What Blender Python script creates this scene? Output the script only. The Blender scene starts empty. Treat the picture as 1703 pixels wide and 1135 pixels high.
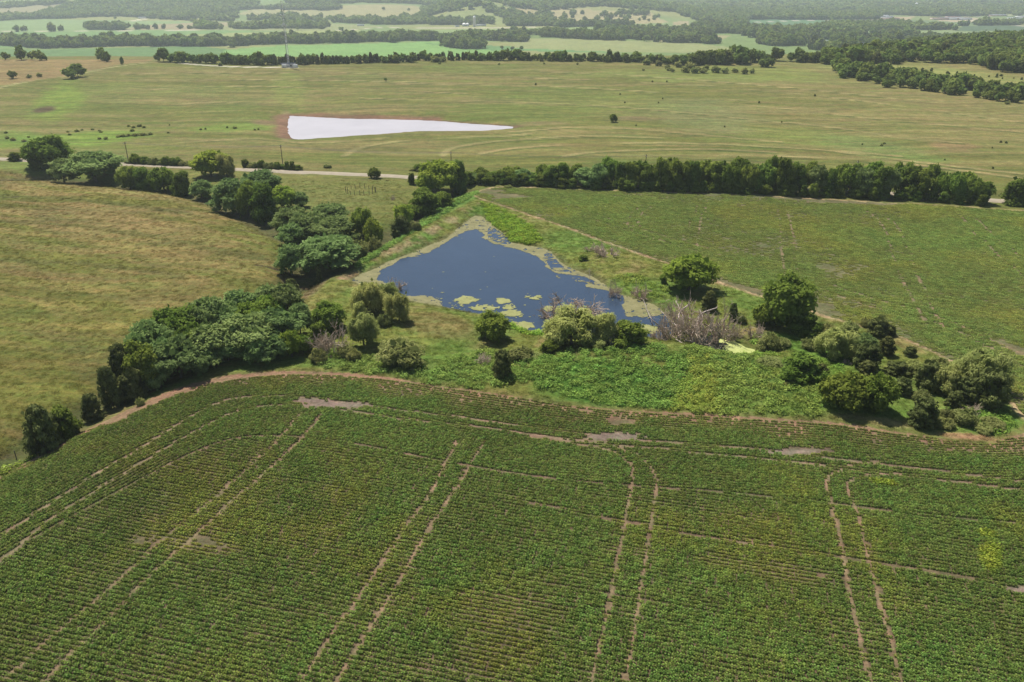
import bpy, math, random
import numpy as np
from mathutils import Vector, Matrix

rng = np.random.default_rng(11)
random.seed(11)
sc = bpy.context.scene
COL = sc.collection
R = math.radians

# ------------------------------------------------------------------ camera
CAMZ = 75.0
PITCH = 24.43                       # degrees below the horizontal
IMW, IMH, FPX = 1703.0, 1135.0, 1311.0
cam = bpy.data.cameras.new('camera')
cam.sensor_width = 36.0
cam.lens = 36.0 * FPX / IMW
cam.clip_start = 1.0
cam.clip_end = 40000
camo = bpy.data.objects.new('camera', cam)
COL.objects.link(camo)
camo.location = (0, 0, CAMZ)
camo.rotation_euler = (R(90 - PITCH), 0, 0)
sc.camera = camo

# ------------------------------------------------------------------ world, sun, exposure
SUN_EL = 61.0
SUN_AZ = -33.0                      # measured from +Y towards +X
w = bpy.data.worlds.new('World')
sc.world = w
w.use_nodes = True
nt = w.node_tree
bg = nt.nodes['Background']
sky = nt.nodes.new('ShaderNodeTexSky')
sky.sky_type = 'NISHITA'
sky.sun_disc = False
sky.sun_elevation = R(SUN_EL)
sky.sun_rotation = R(SUN_AZ)
sky.air_density = 1.0
sky.dust_density = 1.2
sky.ozone_density = 1.5
nt.links.new(sky.outputs[0], bg.inputs[0])
bg.inputs[1].default_value = 0.075
sd = bpy.data.lights.new('sun', 'SUN')
sd.energy = 4.7
sd.angle = R(0.6)
sd.color = (1.0, 0.955, 0.88)
so = bpy.data.objects.new('sun', sd)
COL.objects.link(so)
tosun = Vector((math.sin(R(SUN_AZ)) * math.cos(R(SUN_EL)), math.cos(R(SUN_AZ)) * math.cos(R(SUN_EL)), math.sin(R(SUN_EL))))
so.rotation_euler = (-tosun).to_track_quat('-Z', 'Y').to_euler()
so.location = tosun * 300
sc.view_settings.view_transform = 'Standard'
sc.view_settings.look = 'None'
sc.view_settings.exposure = 0.42
sc.view_settings.gamma = 1.0
sc.view_settings.use_curve_mapping = False
sc.cycles.max_bounces = 5
sc.cycles.diffuse_bounces = 2
sc.cycles.glossy_bounces = 2
sc.cycles.transmission_bounces = 3
sc.cycles.volume_bounces = 3
sc.cycles.caustics_reflective = False
sc.cycles.caustics_refractive = False

# ------------------------------------------------------------------ noise helpers (numpy)
def _hash(ix, iy, seed):
    h = (ix.astype(np.int64) * 374761393 + iy.astype(np.int64) * 668265263 + seed * 974634777) & 0xFFFFFFFF
    h = ((h ^ (h >> 13)) * 1274126177) & 0xFFFFFFFF
    h = h ^ (h >> 16)
    return (h & 0xFFFFFF).astype(np.float64) / float(0xFFFFFF)

def vnoise(x, y, seed=0):
    ix = np.floor(x); iy = np.floor(y)
    fx = x - ix; fy = y - iy
    fx = fx * fx * (3 - 2 * fx); fy = fy * fy * (3 - 2 * fy)
    a = _hash(ix, iy, seed); b = _hash(ix + 1, iy, seed)
    c = _hash(ix, iy + 1, seed); d = _hash(ix + 1, iy + 1, seed)
    return (a + (b - a) * fx) * (1 - fy) + (c + (d - c) * fx) * fy

def fbm(x, y, scale, octv=3, seed=0):
    """0..1 noise, features about `scale` metres"""
    x = np.asarray(x, float) / scale; y = np.asarray(y, float) / scale
    s = 0; amp = 1.0; tot = 0
    for k in range(octv):
        s = s + amp * vnoise(x + 17.3 * k, y - 9.1 * k, seed + k * 7)
        tot += amp; amp *= 0.55; x = x * 2.03; y = y * 2.03
    return s / tot

def sstep(a, b, x):
    t = np.clip((x - a) / (b - a), 0, 1)
    return t * t * (3 - 2 * t)

# ------------------------------------------------------------------ terrain height
_py = np.array([-20000, 0, 430, 520, 620, 720, 790, 850, 930, 1050, 1200, 1350, 2900, 3600, 4500, 6000, 8000, 16000.0])
_pz = np.array([0, 0, 0, 1.0, 3.6, 6.8, 8.2, 6.5, -2, -18, -36, -44, -46, -42, -32, -22, -4, 25.0])
_ty = np.arange(-500, 16000, 10.0)
_tz = np.interp(_ty, _py, _pz)
_k = np.hanning(13); _k /= _k.sum()
_tz = np.convolve(np.pad(_tz, 6, mode='edge'), _k, mode='valid')
BUMPS = [(710, 1190, 165, 180, 32), (-130, 3120, 120, 150, 52), (320, 3450, 260, 280, 50), (-560, 3600, 260, 260, 30),
         (-1550, 4150, 700, 420, 75), (-2300, 3300, 350, 250, 22), (1500, 1350, 450, 250, 22), (-700, 5600, 900, 500, 40),
         (2200, 6500, 1500, 600, 35), (330, 900, 180, 90, 3), (-420, 780, 160, 120, 1.5)]
def h0(X, Y):
    X = np.asarray(X, float); Y = np.asarray(Y, float)
    z = np.interp(Y, _ty, _tz)
    for bx, by, sx, sy, a in BUMPS:
        z = z + a * np.exp(-((X - bx) / sx) ** 2 / 2 - ((Y - by) / sy) ** 2 / 2)
    z = z + (fbm(X, Y, 160, 2, 3) - 0.5) * 1.6 * sstep(60, 500, Y)
    return z

_cp, _sp = math.cos(R(PITCH)), math.sin(R(PITCH))
_ts = np.concatenate([np.linspace(60, 700, 900), np.geomspace(701, 19000, 2200)])
def at2(px, py, start=0.0):
    """world X, Y where the sight line through photo pixel (px, py) meets the ground"""
    u = px - IMW / 2; v = IMH / 2 - py
    d = np.array([u, FPX * _cp + v * _sp, -FPX * _sp + v * _cp])
    d /= math.hypot(d[0], d[1])
    xs = d[0] * _ts; ys = d[1] * _ts; zs = CAMZ + d[2] * _ts
    g = zs - h0(xs, ys)
    if start: g = np.where(_ts < start, 1.0, g)
    i = np.argmax(g < 0)
    if g[i] >= 0:
        i = len(_ts) - 1
        return xs[i], ys[i]
    f = g[i - 1] / (g[i - 1] - g[i]) if i else 0
    t = _ts[i - 1] + f * (_ts[i] - _ts[i - 1])
    return d[0] * t, d[1] * t
def P(pts, start=0.0):
    return np.array([at2(*p, start) for p in pts])
BEYOND = 1330.0                     # the valley floor starts this far off, behind the crest
def height_to(x, y, py_top):
    """height a thing at ground (x, y) needs for its top to be seen at image row py_top"""
    v = IMH / 2 - py_top
    dy = FPX * _cp + v * _sp; dz = -FPX * _sp + v * _cp
    return CAMZ + y * dz / dy
def depth(x, y, z=0.0):
    return y * _cp + (CAMZ - z) * _sp

def inside(poly, X, Y):
    res = np.zeros(X.shape, bool)
    x0, y0 = poly.min(0); x1, y1 = poly.max(0)
    m = (X >= x0) & (X <= x1) & (Y >= y0) & (Y <= y1)
    if not m.any(): return res
    x = X[m]; y = Y[m]; c = np.zeros(x.shape, bool)
    n = len(poly); j = n - 1
    for i in range(n):
        xi, yi = poly[i]; xj, yj = poly[j]
        cond = ((yi > y) != (yj > y))
        with np.errstate(divide='ignore', invalid='ignore'):
            xx = (xj - xi) * (y - yi) / (yj - yi) + xi
        c ^= cond & (x < xx)
        j = i
    res[m] = c
    return res

def pdist(line, X, Y, far=1e3, closed=False):
    far = float(far)
    out = np.full(X.shape, far)
    pts = np.vstack([line, line[:1]]) if closed else line
    x0, y0 = pts.min(0) - far; x1, y1 = pts.max(0) + far
    m = (X >= x0) & (X <= x1) & (Y >= y0) & (Y <= y1)
    if not m.any(): return out
    x = X[m]; y = Y[m]; best = np.full(x.shape, far)
    for i in range(len(pts) - 1):
        ax, ay = pts[i]; bx, by = pts[i + 1]
        dx, dy = bx - ax, by - ay
        L = dx * dx + dy * dy + 1e-9
        t = np.clip(((x - ax) * dx + (y - ay) * dy) / L, 0, 1)
        best = np.minimum(best, np.hypot(x - ax - t * dx, y - ay - t * dy))
    out[m] = best
    return out

def smooth(line, n=8, closed=False):
    """Catmull-Rom resampling of a polyline"""
    p = np.asarray(line, float); out = []
    N = len(p); rngi = range(N if closed else N - 1)
    for i in rngi:
        if closed:
            a, b, c, d = p[(i - 1) % N], p[i], p[(i + 1) % N], p[(i + 2) % N]
        else:
            a = p[i - 1] if i else p[0] * 2 - p[1]
            b, c = p[i], p[i + 1]
            d = p[i + 2] if i + 2 < N else c * 2 - b
        for k in range(n):
            t = k / n
            out.append(0.5 * (2 * b + (c - a) * t + (2 * a - 5 * b + 4 * c - d) * t * t + (-a + 3 * b - 3 * c + d) * t ** 3))
    if not closed: out.append(p[-1])
    return np.array(out)

# ------------------------------------------------------------------ plan of the place
POND = smooth(P([(588, 461), (612, 447), (650, 430), (700, 408), (740, 391), (768, 372), (786, 358), (797, 356), (816, 369), (838, 383), (849, 397),
          (879, 403), (912, 412), (942, 436), (978, 451), (999, 463), (1011, 472), (1032, 484), (1065, 493), (1095, 505), (1110, 525),
          (1124, 545), (1105, 557), (1078, 552), (1050, 545), (1000, 548), (950, 548), (910, 545), (880, 543), (862, 538), (846, 527),
          (820, 517), (780, 511), (738, 503), (700, 497), (670, 491), (640, 479), (610, 469)]), 3, True)
POOL = smooth(P([(1150, 560), (1185, 548), (1215, 556), (1240, 568), (1272, 579), (1228, 583), (1196, 579), (1170, 571)]), 3, True)
WPOND = smooth(P([(482, 189), (484, 187), (560, 191), (640, 193), (720, 196), (790, 202), (860, 207), (800, 213), (740, 213), (690, 214), (640, 218), (570, 222),
           (495, 227), (481, 221), (478, 205)]), 3, True)
FIELD_EDGE = smooth(P([(-260, 900), (-120, 818), (0, 772), (62, 742), (140, 703), (250, 658), (350, 630), (430, 619), (520, 618), (620, 624), (700, 638), (780, 652),
                (900, 672), (1010, 682), (1120, 686), (1220, 692), (1320, 703), (1420, 712), (1520, 724), (1600, 736), (1650, 738), (1690, 724), (1760, 715), (2000, 735)]), 6)
CROP1 = np.vstack([FIELD_EDGE, [[260, 40], [-260, 40]]])
CROP2P = [(790, 322), (812, 314), (860, 312), (940, 315), (1080, 320), (1200, 323), (1300, 328), (1400, 334), (1560, 342), (1703, 352), (1860, 362), (2100, 430), (2100, 760),
          (1790, 716), (1720, 705), (1690, 675), (1640, 632), (1560, 588), (1480, 553), (1400, 533), (1330, 510), (1260, 491), (1190, 467), (1150, 450), (1110, 436), (1050, 416),
          (1000, 399), (950, 380), (900, 363), (850, 346), (810, 334)]
CROP2 = smooth(P(CROP2P), 3, True)
HEDGE_BASE = [(770, 303), (860, 306), (920, 309), (1000, 313), (1100, 316), (1200, 318), (1300, 322), (1400, 326), (1500, 330), (1560, 333), (1650, 340)]
ROAD = smooth(P([(-500, 248), (-200, 258), (0, 265), (110, 270), (205, 273), (330, 279), (470, 286), (600, 291), (680, 295), (760, 299), (860, 302), (1000, 308), (1200, 313), (1400, 319), (1560, 326), (1660, 334), (1760, 342), (2000, 362)]), 6)
CREEK = smooth(P([(-200, 290), (0, 292), (90, 292), (180, 300), (300, 315), (380, 340), (450, 375), (500, 400), (500, 440), (470, 475), (420, 520), (340, 570), (230, 630), (140, 680), (60, 722), (-60, 790), (-200, 860)]), 5)
SPILL = smooth(P([(770, 315), (720, 335), (680, 365), (640, 395), (600, 420), (560, 445), (510, 465)]), 5)
DAM = smooth(P([(800, 342), (770, 352), (730, 377), (690, 397), (640, 420), (600, 440), (562, 462)]), 5)
DAM2 = smooth(P([(880, 625), (1000, 600), (1120, 590), (1200, 600), (1300, 640), (1360, 668)]), 5)
TRACKS1 = [
 [(760, 735), (711, 827), (677, 869), (638, 931), (600, 984), (548, 1062), (500, 1135), (470, 1185)],
 [(806, 735), (793, 754), (767, 799), (711, 883), (659, 973), (600, 1071), (560, 1135), (530, 1190)],
 [(500, 688), (454, 740), (426, 765), (352, 832), (289, 881), (204, 958), (144, 1011), (88, 1057), (32, 1110), (-20, 1160)],
 [(535, 690), (490, 740), (412, 810), (321, 895), (236, 969), (190, 1018), (78, 1131), (30, 1185)],
 [(880, 728), (940, 735), (1010, 748), (1040, 765), (1052, 785), (1039, 869), (1025, 942), (1014, 1001), (986, 1119), (975, 1190)],
 [(960, 728), (1010, 738), (1042, 750), (1066, 761), (1087, 785), (1091, 810), (1080, 879), (1070, 949), (1056, 1036), (1040, 1126), (1030, 1190)],
 [(1490, 765), (1428, 771), (1394, 782), (1375, 799), (1383, 841), (1394, 886), (1408, 966), (1425, 1046), (1446, 1130), (1458, 1190)],
 [(1500, 788), (1453, 789), (1415, 799), (1409, 810), (1425, 851), (1446, 935), (1470, 1029), (1495, 1126), (1510, 1190)],
 [(-60, 935), (23, 879), (99, 828), (243, 740), (285, 713), (340, 680), (400, 662), (500, 661), (620, 678), (760, 694), (860, 708), (980, 722), (1150, 740), (1280, 748), (1400, 765), (1560, 783), (1703, 802), (1850, 820)],
 [(-60, 980), (0, 937), (67, 879), (113, 846), (285, 740), (317, 722), (381, 689), (440, 676), (520, 674), (620, 692), (760, 707), (860, 720), (960, 733), (1150, 752), (1280, 763), (1400, 779), (1560, 797), (1703, 817), (1850, 836)],
]
GAPS1 = [[(850, 830), (1000, 860), (1150, 890), (1300, 912), (1450, 937), (1600, 962), (1750, 990)]]
TRACKS2 = [
 [(1068, 343), (1048, 358), (1044, 374), (1052, 384)], [(1086, 343), (1066, 358), (1062, 372), (1070, 386)],
 [(1160, 343), (1150, 365), (1142, 385), (1137, 408)], [(1175, 345), (1166, 365), (1160, 390), (1157, 412)],
 [(1292, 350), (1298, 385), (1302, 430), (1308, 462)], [(1308, 350), (1318, 385), (1324, 430), (1331, 462)],
 [(1440, 352), (1465, 370), (1480, 410), (1494, 450), (1512, 490), (1541, 545)], [(1458, 352), (1490, 375), (1508, 410), (1522, 450), (1540, 492), (1569, 545)],
 [(1600, 362), (1618, 385), (1650, 415), (1703, 462), (1760, 510)], [(1618, 360), (1640, 380), (1672, 408), (1730, 452), (1800, 505)],
 [(930, 345), (990, 367), (1050, 385), (1110, 403), (1160, 418)], [(945, 341), (1000, 360), (1060, 379), (1120, 397), (1175, 412)],
 [(1360, 478), (1430, 505), (1500, 522), (1560, 538), (1640, 575), (1720, 620)], [(1380, 472), (1440, 494), (1510, 512), (1580, 535), (1660, 570), (1760, 616)],
]
TR1 = [smooth(P(t), 6) for t in TRACKS1]
GP1 = [smooth(P(t), 4) for t in GAPS1]
TR2 = [smooth(P(t), 5) for t in TRACKS2]
BARE = [(560, 674, 60, 6), (520, 667, 30, 4), (1030, 726, 48, 7), (1322, 751, 52, 5), (1695, 980, 30, 6)]
ARCS = []
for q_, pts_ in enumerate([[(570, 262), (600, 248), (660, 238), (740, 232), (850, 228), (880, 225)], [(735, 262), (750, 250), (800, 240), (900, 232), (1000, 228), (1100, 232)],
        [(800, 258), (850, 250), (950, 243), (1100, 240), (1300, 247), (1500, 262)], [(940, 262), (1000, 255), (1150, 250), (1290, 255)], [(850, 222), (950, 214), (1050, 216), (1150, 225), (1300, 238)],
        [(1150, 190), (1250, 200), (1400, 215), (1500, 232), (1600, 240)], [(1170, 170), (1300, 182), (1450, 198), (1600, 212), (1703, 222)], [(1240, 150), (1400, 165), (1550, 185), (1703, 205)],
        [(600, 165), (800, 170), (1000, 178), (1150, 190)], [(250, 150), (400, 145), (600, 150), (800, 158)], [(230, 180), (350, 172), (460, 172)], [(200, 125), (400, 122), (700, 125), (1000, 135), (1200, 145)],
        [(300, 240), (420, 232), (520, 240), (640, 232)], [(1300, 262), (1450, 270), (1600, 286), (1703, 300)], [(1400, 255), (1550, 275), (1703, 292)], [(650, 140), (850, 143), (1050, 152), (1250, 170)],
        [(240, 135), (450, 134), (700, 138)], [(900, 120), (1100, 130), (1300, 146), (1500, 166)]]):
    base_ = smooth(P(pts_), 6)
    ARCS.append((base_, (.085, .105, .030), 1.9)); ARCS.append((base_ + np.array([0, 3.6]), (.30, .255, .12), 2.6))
BARE = [(at2(x, y), at2(x + a, y), at2(x, y + b), a, b) for x, y, a, b in BARE]

ALL_CREEKS = [(CREEK, 2.6, 7.0), (SPILL, 2.2, 5.0)]
def carve(X, Y):
    z = h0(X, Y)
    near = (Y < 620) & (np.abs(X) < 600) & (Y > 20)
    if not near.any(): return z
    x = X[near]; y = Y[near]; zz = z[near]
    for ln, dep, wd in ALL_CREEKS:
        d = pdist(ln, x, y, 30)
        zz = zz - dep * np.exp(-(d / wd) ** 2)
    d = pdist(DAM, x, y, 30)
    zz = zz + 1.3 * np.exp(-(d / 4.5) ** 2)
    d = pdist(DAM2, x, y, 60)
    zz = zz + 1.8 * np.exp(-(d / 11.0) ** 2)
    rag = (fbm(x, y, 5, 3, 41) - 0.5) * 2.0
    for poly, lvl, wd in ((POND, -1.1, 5.0), (POOL, -1.25, 3.0), (WPOND, -1.0, 9.0)):
        ins = inside(poly, x, y)
        d = pdist(poly, x, y, 30, True) + (rag * (0.6 if poly is WPOND else 1.0))
        sd_ = np.where(ins, -d, d)
        bank = lvl + np.clip(sd_, -6, 0) * 0.35 + (1 - np.exp(-np.clip(sd_, 0, 99) / wd)) * 1.15
        wgt = 1 - sstep(0, wd * 2.6, sd_)
        zz = zz * (1 - wgt) + bank * wgt
    # low terraces across the grazed slopes
    zz = zz + (fbm(x, y, 14, 3, 8) - 0.5) * 0.5 + (fbm(x, y, 3, 2, 9) - 0.5) * 0.16
    z[near] = zz
    return z
def ground(x, y):
    return float(carve(np.array([float(x)]), np.array([float(y)]))[0])

# ------------------------------------------------------------------ materials
def new_mat(name):
    m = bpy.data.materials.new(name); m.use_nodes = True
    n = m.node_tree
    for q in list(n.nodes): n.nodes.remove(q)
    out = n.nodes.new('ShaderNodeOutputMaterial')
    return m, n, out
def N(n, typ, **kw):
    q = n.nodes.new(typ)
    for k, v in kw.items():
        setattr(q, k, v)
    return q
def mathn(n, op, a, b=None):
    q = N(n, 'ShaderNodeMath', operation=op)
    for i, v in enumerate((a, b)):
        if v is None: continue
        if isinstance(v, (int, float)): q.inputs[i].default_value = v
        else: n.links.new(v, q.inputs[i])
    return q.outputs[0]
def noise_n(n, vec, scale, detail=3, rough=0.6):
    q = N(n, 'ShaderNodeTexNoise'); q.inputs['Scale'].default_value = scale
    q.inputs['Detail'].default_value = detail; q.inputs['Roughness'].default_value = rough
    n.links.new(vec, q.inputs['Vector'])
    return q
def simple(name, col, rough=0.7, metal=0.0, var=0.15, scale=2.0, spec=0.3):
    m, n, out = new_mat(name)
    b = N(n, 'ShaderNodeBsdfPrincipled')
    b.inputs['Roughness'].default_value = rough; b.inputs['Metallic'].default_value = metal
    b.inputs['Specular IOR Level'].default_value = spec
    tc = N(n, 'ShaderNodeTexCoord')
    no = noise_n(n, tc.outputs['Object'], scale, 5, 0.65)
    mr = N(n, 'ShaderNodeMapRange'); mr.inputs[1].default_value = .25; mr.inputs[2].default_value = .75
    mr.inputs[3].default_value = 1 - var; mr.inputs[4].default_value = 1 + var
    n.links.new(no.outputs[0], mr.inputs[0])
    mul = N(n, 'ShaderNodeVectorMath', operation='SCALE'); mul.inputs[0].default_value = col
    n.links.new(mr.outputs[0], mul.inputs['Scale'])
    n.links.new(mul.outputs[0], b.inputs['Base Color'])
    n.links.new(b.outputs[0], out.inputs[0])
    return m

def land_material():
    m, n, out = new_mat('land')
    b = N(n, 'ShaderNodeBsdfPrincipled')
    b.inputs['Roughness'].default_value = 0.95; b.inputs['Specular IOR Level'].default_value = 0.08
    col = N(n, 'ShaderNodeAttribute', attribute_name='tone')
    tc = N(n, 'ShaderNodeTexCoord')
    g = N(n, 'ShaderNodeNewGeometry')
    pos = g.outputs['Position']
    n1 = noise_n(n, pos, 1.3, 4, 0.7)      # tufts
    n2 = noise_n(n, pos, 0.22, 5, 0.65)    # clumps of metres
    n3 = noise_n(n, pos, 0.035, 4, 0.6)
    # streaks: grass laid over by wind and grazing
    mp = N(n, 'ShaderNodeMapping'); mp.inputs['Scale'].default_value = (0.07, 0.40, 0.3); mp.inputs['Rotation'].default_value = (0, 0, R(-7))
    n.links.new(pos, mp.inputs[0])
    n4 = noise_n(n, mp.outputs[0], 1.0, 5, 0.7)
    def rng_(o, lo, hi, a=.3, bb=.7):
        mr = N(n, 'ShaderNodeMapRange'); mr.inputs[1].default_value = a; mr.inputs[2].default_value = bb
        mr.inputs[3].default_value = lo; mr.inputs[4].default_value = hi; n.links.new(o, mr.inputs[0]); return mr.outputs[0]
    v = mathn(n, 'MULTIPLY', rng_(n1.outputs[0], .66, 1.34), rng_(n2.outputs[0], .80, 1.20))
    v = mathn(n, 'MULTIPLY', v, rng_(n4.outputs[0], .84, 1.16))
    v = mathn(n, 'MULTIPLY', v, rng_(n3.outputs[0], .92, 1.08))
    # long contour streaks of mown and grazed grass (weaker on the tilled ground)
    wn = noise_n(n, pos, .008, 2, .5)
    wsub = N(n, 'ShaderNodeVectorMath', operation='SCALE'); n.links.new(wn.outputs['Color'], wsub.inputs[0]); wsub.inputs['Scale'].default_value = 55
    wadd = N(n, 'ShaderNodeVectorMath', operation='ADD'); n.links.new(pos, wadd.inputs[0]); n.links.new(wsub.outputs[0], wadd.inputs[1])
    mp2 = N(n, 'ShaderNodeMapping'); mp2.inputs['Scale'].default_value = (.010, .13, .1); mp2.inputs['Rotation'].default_value = (0, 0, R(4))
    n.links.new(wadd.outputs[0], mp2.inputs[0])
    n6 = noise_n(n, mp2.outputs[0], 1.0, 7, .68)
    st_ = N(n, 'ShaderNodeAttribute', attribute_name='streak')
    sk = mathn(n, 'ADD', mathn(n, 'MULTIPLY', mathn(n, 'SUBTRACT', rng_(n6.outputs[0], .70, 1.30), 1.0), st_.outputs['Fac']), 1.0)
    v = mathn(n, 'MULTIPLY', v, sk)
    sc_ = N(n, 'ShaderNodeVectorMath', operation='SCALE')
    n.links.new(col.outputs['Color'], sc_.inputs[0]); n.links.new(v, sc_.inputs['Scale'])
    # dry straw against fresh green, metre by metre
    hs = N(n, 'ShaderNodeVectorMath', operation='MULTIPLY')
    mix = N(n, 'ShaderNodeMix', data_type='RGBA')
    n5 = noise_n(n, pos, 0.5, 4, 0.7)
    n7 = noise_n(n, mp2.outputs[0], 2.3, 6, .7)
    n.links.new(mathn(n, 'MULTIPLY', mathn(n, 'ADD', rng_(n5.outputs[0], 0, 1, .35, .65), rng_(n7.outputs[0], 0, 1, .38, .62)), .5), mix.inputs[0])
    mix.inputs[6].default_value = (1.28, 1.04, 1.12, 1); mix.inputs[7].default_value = (0.76, .97, 0.80, 1)
    n.links.new(sc_.outputs[0], hs.inputs[0]); n.links.new(mix.outputs[2], hs.inputs[1])
    n.links.new(hs.outputs[0], b.inputs['Base Color'])
    bump = N(n, 'ShaderNodeBump'); bump.inputs['Strength'].default_value = 0.55; bump.inputs['Distance'].default_value = 0.5
    hh = mathn(n, 'ADD', n1.outputs[0], mathn(n, 'MULTIPLY', n2.outputs[0], 1.6))
    n.links.new(hh, bump.inputs['Height']); n.links.new(bump.outputs[0], b.inputs['Normal'])
    n.links.new(b.outputs[0], out.inputs[0])
    return m
LAND = land_material()

def leaf_material(name, col, dry, transl=0.45, inst=False, bright=1.5):
    """leaf tone from the per-leaf value 'tint' (0..1) and a per-thing random shift"""
    m, n, out = new_mat(name)
    at_ = N(n, 'ShaderNodeAttribute', attribute_name='tint')
    oi = N(n, 'ShaderNodeObjectInfo')
    mix = N(n, 'ShaderNodeMix', data_type='RGBA')
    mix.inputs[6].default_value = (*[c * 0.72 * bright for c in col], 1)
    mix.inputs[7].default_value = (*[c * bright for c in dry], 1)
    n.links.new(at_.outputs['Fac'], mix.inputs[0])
    cur = mix.outputs[2]
    if inst:
        ia = N(n, 'ShaderNodeAttribute', attribute_name='shade', attribute_type='INSTANCER')
        mu = N(n, 'ShaderNodeVectorMath', operation='MULTIPLY')
        n.links.new(cur, mu.inputs[0]); n.links.new(ia.outputs['Color'], mu.inputs[1])
        cur = mu.outputs[0]
    hsv = N(n, 'ShaderNodeHueSaturation')
    n.links.new(cur, hsv.inputs['Color'])
    r1 = mathn(n, 'ADD', mathn(n, 'MULTIPLY', oi.outputs['Random'], 0.035), 0.4825)
    n.links.new(r1, hsv.inputs['Hue'])
    r2 = mathn(n, 'ADD', mathn(n, 'MULTIPLY', mathn(n, 'FRACT', mathn(n, 'MULTIPLY', oi.outputs['Random'], 7.13)), 0.40), 0.80)
    n.links.new(r2, hsv.inputs['Value'])
    d = N(n, 'ShaderNodeBsdfDiffuse'); t = N(n, 'ShaderNodeBsdfTranslucent')
    n.links.new(hsv.outputs[0], d.inputs[0]); n.links.new(hsv.outputs[0], t.inputs[0])
    ms = N(n, 'ShaderNodeMixShader'); ms.inputs[0].default_value = transl
    n.links.new(d.outputs[0], ms.inputs[1]); n.links.new(t.outputs[0], ms.inputs[2])
    gl = N(n, 'ShaderNodeBsdfGlossy'); gl.inputs['Roughness'].default_value = 0.5
    gl.inputs['Color'].default_value = (0.9, 0.95, 1.0, 1)
    m2 = N(n, 'ShaderNodeMixShader'); m2.inputs[0].default_value = 0.0
    n.links.new(ms.outputs[0], m2.inputs[1]); n.links.new(gl.outputs[0], m2.inputs[2])
    n.links.new(m2.outputs[0], out.inputs[0])
    return m
LEAF = {
 'oak': leaf_material('oak_leaf', (.098, .150, .022), (.200, .255, .046)),
 'bright': leaf_material('bright_leaf', (.150, .225, .026), (.29, .355, .058)),
 'mimosa': leaf_material('feathery_leaf', (.128, .185, .052), (.250, .315, .110)),
 'willow': leaf_material('willow_leaf', (.205, .235, .060), (.36, .375, .130), .4),
 'cedar': leaf_material('cedar_needle', (.082, .100, .030), (.165, .180, .060), .25),
 'hedge': leaf_material('hedge_leaf', (.085, .128, .020), (.180, .230, .044)),
 'shrub': leaf_material('shrub_leaf', (.155, .180, .050), (.31, .315, .115)),
 'far': leaf_material('distant_leaf', (.105, .145, .030), (.205, .255, .062)),
}
CROPLEAF = leaf_material('soybean_leaf', (.100, .165, .032), (.185, .265, .060), .35, True, 1.2)
WEEDLEAF = leaf_material('weed_leaf', (.135, .235, .036), (.24, .36, .080), .35, True, 1.2)
GRASSLEAF = leaf_material('grass_blade', (.75, .75, .75), (1.35, 1.3, 1.2), .3, True, 1.0)
BARK = simple('bark', (.10, .082, .062), .95, var=.3, scale=3)
DEADWOOD = simple('dead_wood', (.30, .255, .235), .9, var=.25, scale=2)
DEADTWIG = simple('dead_twig', (.46, .36, .27), .95, var=.3, scale=1.5)
PALEWOOD = simple('pale_limb', (.43, .36, .31), .85, var=.2, scale=2)
CREOS = simple('weathered_pole', (.11, .085, .068), .9, var=.2, scale=2)
WHITE = simple('white_paint', (.84, .83, .80), .6, var=.07)
METAL = simple('galvanised_steel', (.42, .43, .45), .45, .4, var=.1)
GREYM = simple('grey_concrete', (.50, .49, .47), .85, var=.1)
PINKW = simple('pinkish_wall', (.62, .47, .42), .8, var=.1)
ROOFR = simple('red_roof', (.36, .16, .12), .8, var=.15)
ROOFG = simple('grey_roof', (.27, .27, .28), .8, var=.15)
WIREM = simple('wire', (.07, .07, .075), .5, .5, var=.05)
GLASSD = simple('dark_window', (.03, .035, .045), .15, var=.1, spec=.6)

# ------------------------------------------------------------------ mesh helpers
def mesh_from(name, V, F, mats, tint=None, midx=None, smooth_=False, color=None, streak=None):
    """V (n,3); F (m,4) or (m,3) int array"""
    V = np.asarray(V, np.float32); F = np.asarray(F, np.int32)
    me = bpy.data.meshes.new(name)
    nv, (nf, k) = len(V), F.shape
    me.vertices.add(nv); me.vertices.foreach_set('co', V.ravel())
    me.loops.add(nf * k); me.loops.foreach_set('vertex_index', F.ravel())
    me.polygons.add(nf)
    me.polygons.foreach_set('loop_start', np.arange(0, nf * k, k, dtype=np.int32))
    me.polygons.foreach_set('loop_total', np.full(nf, k, np.int32))
    if midx is not None: me.polygons.foreach_set('material_index', np.asarray(midx, np.int32))
    if smooth_: me.polygons.foreach_set('use_smooth', np.ones(nf, bool))
    for m in (mats if isinstance(mats, (list, tuple)) else [mats]): me.materials.append(m)
    if tint is not None:
        a = me.attributes.new('tint', 'FLOAT', 'POINT'); a.data.foreach_set('value', np.asarray(tint, np.float32))
    if color is not None:
        a = me.attributes.new('tone', 'FLOAT_COLOR', 'POINT')
        c = np.ones((nv, 4), np.float32); c[:, :3] = color; a.data.foreach_set('color', c.ravel())
    if streak is not None:
        a = me.attributes.new('streak', 'FLOAT', 'POINT'); a.data.foreach_set('value', np.asarray(streak, np.float32))
    me.update(calc_edges=True)
    return me

def link(name, me, parent=None, loc=None):
    o = bpy.data.objects.new(name, me); COL.objects.link(o)
    if parent is not None: o.parent = parent
    if loc is not None: o.location = loc
    return o
def tag(o, label=None, cat=None, group=None, kind=None):
    if label: o['label'] = label
    if cat: o['category'] = cat
    if group: o['group'] = group
    if kind: o['kind'] = kind
    return o
def empty(name, loc, rz=0):
    o = bpy.data.objects.new(name, None); COL.objects.link(o)
    o.location = loc; o.rotation_euler = (0, 0, rz); o.empty_display_size = 0.5
    return o

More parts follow.
